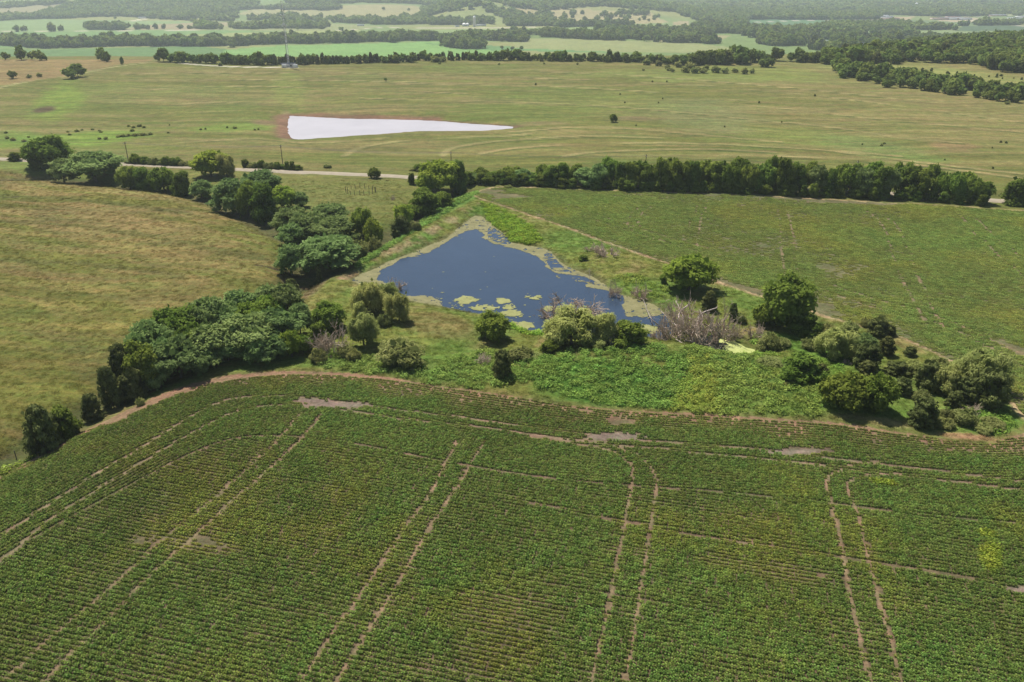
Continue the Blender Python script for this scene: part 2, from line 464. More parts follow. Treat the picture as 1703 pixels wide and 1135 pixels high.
class MB:
    """collects quads into one mesh"""
    def __init__(s): s.v = []; s.f = []; s.n = 0; s.m = []
    def add(s, V, F, mi=0):
        V = np.asarray(V, float); F = np.asarray(F, int)
        s.v.append(V); s.f.append(F + s.n); s.n += len(V); s.m.append(np.full(len(F), mi))
    def box(s, c, size, rz=0, mi=0):
        x, y, z = [q / 2 for q in size]
        V = np.array([(-x, -y, -z), (x, -y, -z), (x, y, -z), (-x, y, -z), (-x, -y, z), (x, -y, z), (x, y, z), (-x, y, z)])
        cr, sr = math.cos(rz), math.sin(rz)
        V = np.c_[V[:, 0] * cr - V[:, 1] * sr, V[:, 0] * sr + V[:, 1] * cr, V[:, 2]] + np.array(c)
        s.add(V, [(0, 3, 2, 1), (4, 5, 6, 7), (0, 1, 5, 4), (1, 2, 6, 5), (2, 3, 7, 6), (3, 0, 4, 7)], mi)
    def tube(s, pts, rad, k=5, mi=0):
        pts = np.asarray(pts, float); n = len(pts)
        if np.isscalar(rad): rad = [rad] * n
        T = np.gradient(pts, axis=0); T /= np.linalg.norm(T, axis=1)[:, None] + 1e-9
        ref = np.array([0, 0, 1.0]) if abs(T[0, 2]) < .9 else np.array([1.0, 0, 0])
        A = np.cross(T, ref); A /= np.linalg.norm(A, axis=1)[:, None] + 1e-9
        B = np.cross(T, A)
        a = np.arange(k) * 2 * math.pi / k
        V = (pts[:, None, :] + (A[:, None, :] * np.cos(a)[None, :, None] + B[:, None, :] * np.sin(a)[None, :, None]) * np.array(rad)[:, None, None]).reshape(-1, 3)
        F = [(i * k + j, i * k + (j + 1) % k, (i + 1) * k + (j + 1) % k, (i + 1) * k + j) for i in range(n - 1) for j in range(k)]
        s.add(V, F, mi)
    def lathe(s, prof, k=16, c=(0, 0, 0), mi=0):
        a = np.arange(k) * 2 * math.pi / k
        V = np.array([(r * math.cos(t), r * math.sin(t), z) for r, z in prof for t in a]) + np.array(c)
        n = len(prof)
        F = [(i * k + j, i * k + (j + 1) % k, (i + 1) * k + (j + 1) % k, (i + 1) * k + j) for i in range(n - 1) for j in range(k)]
        s.add(V, F, mi)
    def mesh(s, name, mats, smooth_=False):
        return mesh_from(name, np.vstack(s.v), np.vstack(s.f), mats, midx=np.concatenate(s.m), smooth_=smooth_)
    def build(s, name, mats, parent=None, smooth_=False):
        return link(name, s.mesh(name, mats, smooth_), parent)

# ------------------------------------------------------------------ leaves and crowns
def unit(v): return v / (np.linalg.norm(v, axis=-1, keepdims=True) + 1e-9)
def leaf_quads(p, nrm, size, aspect=0.6, along=None, rough=0.6, g=rng):
    n = len(p)
    nn = unit(nrm + g.normal(0, rough, (n, 3)))
    t = g.normal(0, 1, (n, 3)) if along is None else along + g.normal(0, .35, (n, 3))
    t = unit(t - nn * np.sum(t * nn, 1)[:, None]); b = np.cross(nn, t)
    s = (size * g.uniform(.6, 1.35, n))[:, None]
    V = np.stack([p - t * s, p + b * s * aspect + nn * s * .15, p + t * s, p - b * s * aspect + nn * s * .15], 1).reshape(-1, 3)
    return V, np.arange(n * 4).reshape(-1, 4)

def lobes_for(kind, g):
    L = []
    if kind in ('oak', 'bright', 'far'):
        nl = {'oak': 26, 'bright': 30, 'far': 11}[kind]
        for i in range(nl):
            ph = g.uniform(0, 2 * math.pi); ct = g.uniform(-.55, 1); st = math.sqrt(max(0, 1 - ct * ct))
            rr = g.uniform(.45, .74)
            L.append((rr * st * math.cos(ph), rr * st * math.sin(ph), .50 + .36 * rr / .74 * ct + g.normal(0, .02), g.uniform(.20, .33) * (1.25 if kind == 'far' else 1), .8))
    elif kind == 'mimosa':
        for i in range(34):
            ph = g.uniform(0, 2 * math.pi); r = .78 * math.sqrt(g.uniform(0, 1))
            top = .86 - .42 * r * r
            L.append((r * math.cos(ph), r * math.sin(ph), top - g.uniform(0, .34) * (1 if r > .4 else .4), g.uniform(.20, .33), .42))
    elif kind == 'willow':
        for i in range(20):
            ph = g.uniform(0, 2 * math.pi); r = .72 * math.sqrt(g.uniform(0, 1))
            top = .84 - .35 * r * r
            L.append((r * math.cos(ph), r * math.sin(ph), top - g.uniform(0, .45), g.uniform(.20, .34), 1.1))
    elif kind == 'hedge':
        for i in range(30):
            ph = g.uniform(0, 2 * math.pi); z = g.uniform(.14, .88); r = g.uniform(.2, .72) * (1 - .55 * max(0, z - .55) / .4)
            L.append((r * math.cos(ph), r * math.sin(ph), z, g.uniform(.18, .32), .62))
    elif kind == 'shrub':
        for i in range(18):
            ph = g.uniform(0, 2 * math.pi); r = .7 * math.sqrt(g.uniform(0, 1))
            L.append((r * math.cos(ph), r * math.sin(ph), .62 - .3 * r * r - g.uniform(0, .3), g.uniform(.22, .36), .75))
    elif kind == 'cedar':
        for i in range(46):
            z = g.uniform(.06, .93) ; ph = g.uniform(0, 2 * math.pi)
            R_ = .80 * (1 - ((z - .25) / .75) ** 2) ** .75 if z > .25 else .80 * (.75 + z)
            r = R_ * g.uniform(.55, .95)
            L.append((r * math.cos(ph), r * math.sin(ph), z, g.uniform(.11, .22), .45))
        L.append((0, 0, .93, .07, 1.6))
    return np.array(L)

def crown_arrays(kind, seed, count, leaf, aspect=.6):
    """crown in a unit box: radius about 1, height 0..1; lobe z radius given against the 1:1.25 height of a usual tree"""
    g = np.random.default_rng(seed)
    L = lobes_for(kind, g)
    hz = 0.62                                  # one unit of radius in units of height
    w8 = L[:, 3] ** 2; w8 = w8 / w8.sum()
    idx = g.choice(len(L), int(count * 1.9), p=w8)
    d = unit(g.normal(0, 1, (len(idx), 3)))
    d[:, 2] = np.where((d[:, 2] < -.25) & (g.uniform(0, 1, len(d)) < .65), -d[:, 2], d[:, 2])
    rr = g.uniform(.62, 1.24, len(idx)) * (1 + .26 * np.sin(d[:, 0] * 7 + idx) * np.cos(d[:, 1] * 6 + idx * 1.7))
    lr = L[idx, 3]
    p = np.c_[L[idx, 0] + d[:, 0] * lr * rr, L[idx, 1] + d[:, 1] * lr * rr, L[idx, 2] + d[:, 2] * lr * rr * L[idx, 4] * hz]
    keep = np.ones(len(p), bool)
    for j in range(len(L)):
        q = ((p[:, 0] - L[j, 0]) ** 2 + (p[:, 1] - L[j, 1]) ** 2) / L[j, 3] ** 2 + ((p[:, 2] - L[j, 2]) / (L[j, 3] * L[j, 4] * hz)) ** 2
        keep &= ~((q < .42) & (idx != j))
    keep &= p[:, 2] > .015
    p = p[keep][:count]; d = d[keep][:count]; idx = idx[keep][:count]
    lobe_t = g.uniform(0, 1, len(L))
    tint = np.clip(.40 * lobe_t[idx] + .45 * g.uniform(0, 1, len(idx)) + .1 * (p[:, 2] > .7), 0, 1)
    P3 = p.copy(); P3[:, 2] /= hz              # to radius units, so that leaves keep their shape
    nr = d.copy(); nr[:, 2] += .75
    along = None
    if kind == 'willow': along = np.c_[d[:, 0] * .5, d[:, 1] * .5, -np.ones(len(d)) * 1.3]
    if kind in ('shrub',): along = np.c_[P3[:, 0], P3[:, 1], P3[:, 2]] * .8 + np.array([0, 0, .3])
    if kind == 'cedar': along = np.c_[P3[:, 0], P3[:, 1], np.full(len(d), .15)]
    V, F = leaf_quads(P3, nr, np.full(len(P3), leaf), aspect, along, .55, g)
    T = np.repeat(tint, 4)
    # inner, shaded leaves
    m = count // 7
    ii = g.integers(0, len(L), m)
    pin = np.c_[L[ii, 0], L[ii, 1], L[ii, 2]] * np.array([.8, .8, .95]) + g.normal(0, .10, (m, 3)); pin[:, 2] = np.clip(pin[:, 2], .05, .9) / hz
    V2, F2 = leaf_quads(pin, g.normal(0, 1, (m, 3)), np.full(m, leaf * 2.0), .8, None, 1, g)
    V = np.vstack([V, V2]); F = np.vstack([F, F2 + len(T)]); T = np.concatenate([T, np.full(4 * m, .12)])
    V[:, 2] *= hz
    V[:, 2] = np.maximum(V[:, 2], 0.0)
    return V, F, T, L

def trunk_mb(kind, L, seed, r0=.055):
    g = np.random.default_rng(seed + 5)
    mb = MB()
    topz = .62
    bend = g.normal(0, .05, 2)
    pts = np.array([(bend[0] * t * t * 2, bend[1] * t * t * 2, t * topz - .03) for t in np.linspace(0, 1, 6)])
    mb.tube(pts, np.linspace(r0, r0 * .35, 6) * np.array([1.25, 1, 1, 1, 1, 1]), 7)
    order = g.permutation(len(L))[:9]
    for j in order:
        t0 = g.uniform(.22, .8); b = np.array([bend[0] * t0 * t0 * 2, bend[1] * t0 * t0 * 2, t0 * topz])
        e = L[j, :3] * np.array([.92, .92, .97])
        mid = (b + e) / 2 + np.array([0, 0, -.03]) + g.normal(0, .02, 3)
        mb.tube([b, (b + mid) / 2 + g.normal(0, .012, 3), mid, (mid + e) / 2 + g.normal(0, .02, 3), e], np.linspace(r0 * .5, r0 * .10, 5), 5)
    return mb

PROTO = {}
SPEC = {'oak': (3, 7200, .060, .6), 'bright': (2, 7200, .060, .6), 'mimosa': (4, 7600, .056, .5), 'willow': (3, 8500, .060, .22), 'hedge': (4, 6500, .062, .6),
        'shrub': (3, 4200, .075, .35), 'cedar': (3, 6800, .058, .4)}
def build_protos():
    for k, (nvar, cnt, leaf, asp) in SPEC.items():
        PROTO[k] = []
        for i in range(nvar):
            V, F, T, L = crown_arrays(k, 100 + 13 * i + hash_s(k), cnt, leaf, asp)
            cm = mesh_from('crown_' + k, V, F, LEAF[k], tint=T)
            tm = trunk_mb(k, L, 300 + i).mesh('trunk_' + k, BARK)
            PROTO[k].append((cm, tm))
    # distant trees: crown and trunk as one small mesh
    for k, cnt, leaf, asp in (('far', 620, .17, .75), ('farcedar', 520, .15, .5), ('farshrub', 300, .20, .6)):
        PROTO[k] = []
        for i in range(5):
            base = {'far': 'far', 'farcedar': 'cedar', 'farshrub': 'shrub'}[k]
            V, F, T, L = crown_arrays(base, 700 + 17 * i + hash_s(k), cnt, leaf, asp)
            mb = MB(); mb.tube([(0, 0, -.04), (.01, 0, .2), (0, .02, .5)], [.045, .035, .02], 5)
            tv = np.vstack(mb.v); tf = np.vstack(mb.f)
            me = mesh_from('tree_' + k, np.vstack([V, tv]), np.vstack([F, tf + len(V)]), [LEAF['far' if k == 'far' else ('cedar' if k == 'farcedar' else 'shrub')], BARK],
                           tint=np.concatenate([T, np.zeros(len(tv))]), midx=np.concatenate([np.zeros(len(F)), np.ones(len(tf))]))
            PROTO[k].append(me)
def hash_s(s): return sum((i + 1) * ord(c) for i, c in enumerate(s)) % 997

_ONES = 'zeroth first second third fourth fifth sixth seventh eighth ninth tenth eleventh twelfth thirteenth fourteenth fifteenth sixteenth seventeenth eighteenth nineteenth'.split()
def nth(i):
    if i < 20: return _ONES[i]
    t = ['', '', 'twenty', 'thirty', 'forty', 'fifty', 'sixty'][i // 10]
    return (t[:-1] + 'ieth') if i % 10 == 0 else t + ' ' + _ONES[i % 10]
def plant_tree(px, ytop, ybase, wpx, kind, label, name='tree', cat='tree', group=None, sink=0.0):
    x, y = at2(px, ybase - wpx * .13)
    z = ground(x, y)
    H = height_to(x, y, ytop + .02 * (ybase - ytop)) - z
    rad = wpx / 2 * depth(x, y, z) / FPX * 1.06
    H = max(H, .5)
    root = empty(name, (x, y, z - .05))
    tag(root, label, cat, group)
    cm, tm = random.choice(PROTO[kind])
    a = random.uniform(0, 6.28)
    for nm, me in (('trunk', tm), ('crown', cm)):
        o = link(nm, me, root)
        sink_ = .10 if (nm == 'crown' and kind in ('hedge', 'oak', 'shrub', 'cedar')) else 0
        o.rotation_euler = (0, 0, a); o.scale = (rad, rad * random.uniform(.9, 1.1), H / .98 * (1 + sink_)); o.location = (0, 0, -H * sink_)
    return root

def far_tree(x, y, rad, H, kind, name, label, cat, group=None):
    o = link(name, random.choice(PROTO[kind]))
    o.location = (x, y, ground(x, y) - .1); o.rotation_euler = (0, 0, random.uniform(0, 6.28)); o.scale = (rad, rad * random.uniform(.85, 1.15), H)
    tag(o, label, cat, group)
    return o

# ------------------------------------------------------------------ scattering (one object, geometry nodes)
def scatter(name, pts, rot, scl, shade, protos, label, cat=None):
    me = bpy.data.meshes.new(name)
    n = len(pts)
    me.vertices.add(n); me.vertices.foreach_set('co', np.asarray(pts, np.float32).ravel())
    a = me.attributes.new('rot', 'FLOAT_VECTOR', 'POINT'); a.data.foreach_set('vector', np.asarray(rot, np.float32).ravel())
    a = me.attributes.new('scl', 'FLOAT_VECTOR', 'POINT'); a.data.foreach_set('vector', np.asarray(scl, np.float32).ravel())
    c = np.ones((n, 4), np.float32); c[:, :3] = shade
    a = me.attributes.new('shade', 'FLOAT_COLOR', 'POINT'); a.data.foreach_set('color', c.ravel())
    a = me.attributes.new('pick', 'INT', 'POINT'); a.data.foreach_set('value', rng.integers(0, len(protos), n).astype(np.int32))
    o = link(name, me)
    ng = bpy.data.node_groups.new(name + '_nodes', 'GeometryNodeTree')
    ng.interface.new_socket('Geometry', in_out='INPUT', socket_type='NodeSocketGeometry')
    ng.interface.new_socket('Geometry', in_out='OUTPUT', socket_type='NodeSocketGeometry')
    gi = ng.nodes.new('NodeGroupInput'); go = ng.nodes.new('NodeGroupOutput')
    m2p = ng.nodes.new('GeometryNodeMeshToPoints')
    iop = ng.nodes.new('GeometryNodeInstanceOnPoints'); iop.inputs['Pick Instance'].default_value = True
    g2i = ng.nodes.new('GeometryNodeGeometryToInstance')
    for pr in reversed(protos):
        oi = ng.nodes.new('GeometryNodeObjectInfo'); oi.inputs['Object'].default_value = pr
        oi.inputs['As Instance'].default_value = True
        ng.links.new(oi.outputs['Geometry'], g2i.inputs[0])
    def na(nm, t):
        q = ng.nodes.new('GeometryNodeInputNamedAttribute'); q.data_type = t; q.inputs[0].default_value = nm
        return q.outputs[0]
    ng.links.new(gi.outputs[0], m2p.inputs[0])
    ng.links.new(m2p.outputs[0], iop.inputs['Points'])
    if len(protos) > 1:
        # join the instances so that one is picked per point
        jn = ng.nodes.new('GeometryNodeJoinGeometry')
        for q in [l.from_socket for l in g2i.inputs[0].links]: ng.links.new(q, jn.inputs[0])
        ng.links.new(jn.outputs[0], iop.inputs['Instance'])
    else:
        ng.links.new(ng.nodes[-1].outputs['Geometry'] if False else oi.outputs['Geometry'], iop.inputs['Instance'])
        iop.inputs['Pick Instance'].default_value = False
    ng.nodes.remove(g2i)
    e2r = ng.nodes.new('FunctionNodeEulerToRotation')
    ng.links.new(na('rot', 'FLOAT_VECTOR'), e2r.inputs[0])
    ng.links.new(e2r.outputs[0], iop.inputs['Rotation'])
    ng.links.new(na('scl', 'FLOAT_VECTOR'), iop.inputs['Scale'])
    ng.links.new(na('pick', 'INT'), iop.inputs['Instance Index'])
    ng.links.new(iop.outputs[0], go.inputs[0])
    md = o.modifiers.new('scatter', 'NODES'); md.node_group = ng
    tag(o, label, cat, None, 'stuff')
    return o
def proto_obj(name, me):
    return bpy.data.objects.new(name, me)      # never linked: only the scatters use it
def slope_pts(x, y, dz=0.0):
    return np.c_[x, y, carve(x, y) + dz]

# ------------------------------------------------------------------ the land
def poly_px(pts): return P(pts)
PAINT = {}
LBANDS = [([(-80, 347), (0, 350), (150, 357), (300, 375), (440, 405)], 3.2, (.255, .198, .085)), ([(-80, 383), (0, 385), (150, 400), (300, 430), (440, 458)], 3.4, (.25, .20, .075)),
          ([(0, 303), (200, 318), (350, 345)], 3.0, (.22, .185, .075)), ([(-60, 470), (100, 476), (250, 490), (380, 480)], 3.2, (.225, .195, .065)), ([(0, 368), (150, 378), (300, 402), (430, 430)], 3.0, (.115, .120, .036)),
          ([(0, 540), (120, 545), (240, 540)], 3.0, (.215, .19, .06)), ([(-50, 430), (150, 440), (300, 460)], 3.4, (.118, .118, .040)), ([(0, 610), (90, 600), (160, 590)], 3.0, (.20, .185, .055)), ([(0, 326), (150, 334), (320, 356)], 2.6, (.112, .118, .036))]
def land_colors(X, Y):
    """plain (unlit) colour of the ground at each point"""
    n = len(X)
    f1 = fbm(X, Y, 60, 4, 1); f2 = fbm(X, Y, 12, 4, 2); f3 = fbm(X, Y, 3, 2, 4)
    olive = np.array([.142, .152, .042]); tan = np.array([.225, .190, .082]); green = np.array([.115, .172, .038]); dark = np.array([.085, .125, .035])
    def mix(a, b, t): return a + (b - a) * np.clip(t, 0, 1)[:, None]
    C = np.tile(olive, (n, 1))
    # hill pasture: contour bands of straw and green
    wob = (fbm(X, Y, 150, 3, 20) - .5) * 55
    cx = 70.0
    band = Y * 1.0 + .06 * X + wob
    b1 = fbm(X * .10, band, 9, 3, 21)
    C = mix(C, tan * .98, sstep(.40, .75, b1) * .8 * sstep(300, 380, Y))
    ln = np.abs(((band / 31.0) % 1) - .5) * 2
    C = mix(C, tan * 1.15, sstep(.90, 1.0, ln) * .55 * sstep(.35, .6, fbm(X, Y, 90, 2, 23)))
    ln2 = np.abs((((band + 7) / 31.0) % 1) - .5) * 2
    C = mix(C, dark * 1.25, sstep(.93, 1.0, ln2) * .45)
    C = mix(C, green, sstep(.52, .72, f1) * .35 + sstep(.6, .8, f2) * .2)
    C = mix(C, np.array([.31, .245, .125]), sstep(60, 420, X) * sstep(330, 400, Y) * (1 - sstep(900, 1000, Y)) * .35)
    # wet swales
    def patch(C, cx, cy, a, b, ang, col, s, edge=.5):
        (ux, uy) = at2(cx, cy); (rx, ry) = at2(cx + a, cy + ang); (qx, qy) = at2(cx, cy - b)
        e1 = np.array([rx - ux, ry - uy]); e2 = np.array([qx - ux, qy - uy])
        M = np.linalg.inv(np.array([e1, e2]).T)
        u = M[0, 0] * (X - ux) + M[0, 1] * (Y - uy); v = M[1, 0] * (X - ux) + M[1, 1] * (Y - uy)
        r = np.hypot(u, v) + (fbm(X, Y, 14, 3, 31) - .5) * .7
        return mix(C, np.array(col), (1 - sstep(edge, 1.15, r)) * min(1, s * 1.12))
    for a in [(1310, 225, 100, 12, 6, (.195, .225, .062), .6), (1160, 190, 130, 28, 14, (.185, .20, .085), .6), (1450, 245, 120, 16, 20, (.17, .215, .075), .5),
              (1590, 245, 45, 9, 5, (.235, .165, .085), .7), (1520, 262, 90, 8, 8, (.13, .19, .05), .5), (1000, 168, 160, 22, 10, (.165, .20, .055), .45),
              (1150, 128, 200, 10, 6, (.18, .22, .06), .6), (100, 165, 45, 30, -20, (.165, .235, .045), .7), (130, 232, 150, 13, -10, (.165, .245, .045), .75),
              (400, 212, 120, 7, -6, (.17, .245, .05), .7), (30, 230, 60, 14, 0, (.14, .22, .045), .6), (480, 150, 30, 35, 0, (.175, .21, .055), .5),
              (75, 182, 22, 6, -4, (.10, .065, .045), .8), (440, 203, 30, 5, 0, (.23, .165, .095), .8), (1055, 198, 50, 5, 0, (.20, .15, .09), .5),
              (900, 205, 60, 4, 2, (.22, .16, .09), .5), (60, 275, 130, 10, 4, (.13, .195, .045), .5), (560, 330, 110, 28, 10, (.165, .175, .055), .55),
              (1250, 120, 150, 12, 6, (.19, .23, .06), .6), (1500, 118, 200, 12, 14, (.24, .25, .085), .7), (1620, 135, 120, 20, 14, (.24, .26, .085), .6)]:
        C = patch(C, *a)
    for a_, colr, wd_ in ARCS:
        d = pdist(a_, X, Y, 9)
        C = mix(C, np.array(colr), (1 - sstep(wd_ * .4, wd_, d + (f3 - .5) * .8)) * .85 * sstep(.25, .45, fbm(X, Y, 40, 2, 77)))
    # left near pasture: diagonal straw bands
    LP = P([(-700, 330), (-200, 285), (0, 283), (200, 300), (350, 330), (450, 385), (500, 440), (440, 500), (300, 580), (180, 640), (0, 745), (-400, 1000)])
    m = inside(LP, X, Y)
    if m.any():
        x, y = X[m], Y[m]
        w_ = (fbm(x, y, 45, 3, 50) - .5) * 26
        t = y + .36 * x + w_
        bb = fbm(x * .14 + 40, t, 6.5, 4, 51)
        c = np.tile(np.array([.150, .150, .038]), (len(x), 1))
        c = mix(c, np.array([.245, .190, .080]), sstep(.44, .66, bb) * (.45 + .4 * sstep(150, 260, y)))
        c = mix(c, np.array([.125, .112, .045]), sstep(.58, .80, fbm(x * .3, t, 9, 3, 52)) * .5)
        c = mix(c, np.array([.135, .160, .038]), sstep(.54, .72, fbm(x, y, 22, 4, 53)) * .5)
        C[m] = c
    for pts_, wd_, colr in LBANDS:
        d = pdist(smooth(P(pts_), 5), X, Y, 12)
        C = mix(C, np.array(colr), (1 - sstep(wd_ * .3, wd_, d + (f2 - .5) * 6)) * .65)
    # banks and rough ground round the pond
    BP = P([(560, 470), (640, 415), (770, 345), (800, 318), (860, 345), (1000, 395), (1120, 438), (1260, 492), (1400, 535), (1500, 560), (1640, 630), (1700, 700),
            (1650, 742), (1500, 728), (1300, 705), (1120, 690), (900, 676), (700, 642), (600, 625), (430, 622), (300, 645), (180, 690), (60, 745), (0, 775), (-20, 760), (60, 700), (200, 640), (440, 500), (500, 450)])
    m = inside(BP, X + (f3 - .5) * 3, Y + (f2 - .5) * 5)
    if m.any():
        x, y = X[m], Y[m]
        g1 = fbm(x, y, 9, 4, 60); g2 = fbm(x, y, 22, 3, 61)
        c = np.tile(np.array([.170, .195, .048]), (len(x), 1))
        c = mix(c, np.array([.28, .22, .105]), sstep(.55, .75, g1) * .6)
        c = mix(c, np.array([.115, .205, .040]), sstep(.48, .68, g2) * .65)
        C[m] = c
    for a in [(690, 405, 60, 12, -32, (.115, .215, .042), .8), (600, 447, 30, 7, -14, (.11, .22, .04), .8), (765, 338, 45, 10, -22, (.12, .215, .045), .75),
              (850, 372, 45, 14, 16, (.095, .205, .025), .9), (800, 352, 25, 8, 0, (.10, .20, .03), .7), (1000, 640, 140, 38, 8, (.085, .175, .032), .9),
              (1235, 615, 130, 38, 28, (.10, .175, .040), .85), (1170, 655, 55, 28, 0, (.17, .225, .035), .85), (760, 620, 150, 24, 12, (.11, .18, .042), .75),
              (860, 535, 40, 10, 10, (.10, .22, .03), .8), (730, 540, 70, 22, 10, (.215, .175, .075), .6), (1330, 575, 90, 16, 20, (.10, .20, .035), .7),
              (1650, 700, 50, 16, 5, (.10, .20, .035), .8), (1610, 727, 55, 6, 5, (.36, .225, .135), .85), (1460, 705, 110, 7, 8, (.27, .245, .11), .7),
              (1090, 575, 60, 10, 5, (.17, .195, .055), .6), (640, 605, 160, 12, 5, (.13, .19, .045), .6), (530, 490, 40, 14, -10, (.20, .20, .06), .7),
              (520, 475, 26, 16, -20, (.20, .15, .085), .8), (230, 690, 70, 8, -26, (.13, .20, .04), .8), (30, 750, 70, 12, -14, (.14, .21, .035), .8),
              (650, 405, 24, 5, -12, (.25, .185, .11), .6), (580, 455, 20, 5, -8, (.30, .21, .13), .8), (1000, 555, 60, 6, 0, (.1, .2, .03), .5)]:
        C = patch(C, *a)
    # worn crest of the dam
    d = pdist(DAM + np.array([.8, -.8]), X, Y, 12)
    C = mix(C, np.array([.33, .26, .15]), (1 - sstep(.6, 3.0, d + (f3 - .5) * 3)) * sstep(.35, .55, fbm(X, Y, 7, 3, 66)) * .9)
    # creek cut
    for ln, dd, ww in ALL_CREEKS:
        d = pdist(ln, X, Y, 14)
        C = mix(C, np.array([.085, .080, .040]), (1 - sstep(1.5, 7, d + (f2 - .5) * 6)) * .75)
    for gl in ([(395, 381), (440, 383)], [(425, 441), (500, 447)], [(198, 313), (235, 318)], [(0, 330), (30, 327)], [(470, 455), (520, 462)]):
        d = pdist(P(gl), X, Y, 6)
        C = mix(C, np.array([.060, .040, .028]), 1 - sstep(.15, .9, d + (f3 - .5) * .8))
    # field borders and soil
    soil = np.array([.150, .112, .076])
    d = pdist(FIELD_EDGE, X, Y, 20)
    C = mix(C, np.array([.17, .15, .06]), (1 - sstep(.5, 2.5, d)) * .6)
    dedge = d
    e2 = pdist(CROP2, X, Y, 20, True)
    C = mix(C, np.array([.42, .31, .20]), (1 - sstep(.4, 1.8, e2 + (f3 - .5) * 1.5)) * .85)
    in1 = inside(CROP1, X, Y); in2 = inside(CROP2, X, Y)
    for m, ed in ((in1, d), (in2, e2)):
        if m.any():
            x, y = X[m], Y[m]
            c = np.tile(soil, (len(x), 1))
            c = mix(c, np.array([.225, .170, .118]), sstep(.5, .75, fbm(x, y, 6, 4, 70)) * .6)
            c = mix(c, np.array([.11, .125, .050]), .30 * sstep(.45, .65, fbm(x, y, 30, 3, 71)))
            if m is in1: c = mix(c, np.array([.30, .185, .125]), (1 - sstep(1.5, 6, dedge[m] + (fbm(x, y, 9, 3, 74) - .5) * 8)) * .8)
            if m is in2: c = mix(c, np.array([.13, .165, .065]), np.full(len(x), .42))
            C[m] = c
    for lines, wd in ((TR1, .35), (TR2, .40)):
        for t in lines:
            d = pdist(t, X, Y, 3)
            C = mix(C, np.array([.245, .180, .115]), (1 - sstep(wd * .5, wd * 1.3, d)) * .75)
    for t in TR1[8:]:
        d = pdist(t, X, Y, 3)
        C = mix(C, np.array([.22, .17, .12]), (1 - sstep(.3, .8, d)) * .6)
    for c0, c1, c2, a, b in BARE:
        e1 = np.array(c1) - c0; e2_ = np.array(c2) - c0
        M = np.linalg.inv(np.array([e1, e2_]).T)
        u = M[0, 0] * (X - c0[0]) + M[0, 1] * (Y - c0[1]); v = M[1, 0] * (X - c0[0]) + M[1, 1] * (Y - c0[1])
        C = mix(C, np.array([.215, .170, .145]), 1 - sstep(.6, 1.3, np.hypot(u, v) + (f3 - .5) * .7))
    # pond margins
    for poly, col in ((POND, (.13, .13, .055)), (WPOND, (.17, .105, .072)), (POOL, (.12, .15, .04))):
        d = pdist(poly, X, Y, 8, True); ii = inside(poly, X, Y)
        C = mix(C, np.array(col), np.where(ii, 1, 1 - sstep(.3, 3.0 if poly is not WPOND else 5, d + (f3 - .5) * 2)) * .85)
    C = patch(C, 474, 205, 14, 22, 0, (.30, .215, .135), .9)
    d = pdist(smooth(P([(479, 224), (475, 205), (480, 187.5), (560, 189.5), (640, 191.8), (720, 194.5)]), 4), X, Y, 20)
    C = mix(C, np.array([.20, .115, .080]), (1 - sstep(3, 9, d + (f2 - .5) * 6)) * .85)
    # farm track on the left hill
    trk = smooth(P([(-100, 168), (0, 146), (60, 133), (140, 121), (200, 110), (248, 104)]), 5)
    d = pdist(trk, X, Y, 14)
    C = mix(C, np.array([.36, .33, .17]), (1 - sstep(1.0, 2.8, d)) * .8)
    LH = P([(-300, 170), (0, 143), (110, 126), (200, 108), (250, 102), (250, 99), (0, 99), (-300, 100)])
    m = inside(LH, X, Y); C[m] = mix(C[m], np.array([.275, .19, .095]), np.full(m.sum(), .7))
    acc = smooth(P([(296, 105), (330, 108), (380, 111), (430, 112), (475, 112.5), (492, 112.5)]), 4)
    d = pdist(acc, X, Y, 20)
    C = mix(C, np.array([.62, .58, .52]), (1 - sstep(1.3, 3.4, d)) * .9)
    # the valley: fields and hills
    v = Y > 1060
    if v.any():
        x, y = X[v], Y[v]
        base = np.array([.135, .19, .070])
        c = np.tile(base, (len(x), 1)); c = mix(c, np.array([.20, .21, .085]), sstep(.42, .62, fbm(x, y, 420, 2, 80)))
        far_ = sstep(4200, 5200, y)
        c = mix(c, np.array([.085, .125, .055]), far_ * .8)
        for pts, col in VALLEY:
            m = inside(P(pts, BEYOND), x, y)
            c[m] = np.array(col)
        c *= (0.9 + .2 * fbm(x, y, 40, 3, 81))[:, None]
        for pts, wd, col in VROADS:
            d = pdist(P(pts, BEYOND), x, y, 60)
            c = mix(c, np.array(col), 1 - sstep(wd, wd * 1.8, d))
        C[v] = mix(C[v], C[v] * 0 + c, sstep(1060, 1150, y)) if False else c
    k_ = np.where(Y > 1060, .98, np.where(Y > 300, .78, .76))
    return np.clip(C * (k_ * (0.90 + .2 * f3))[:, None] * np.array([1, 1, .92]), 0.01, .85)
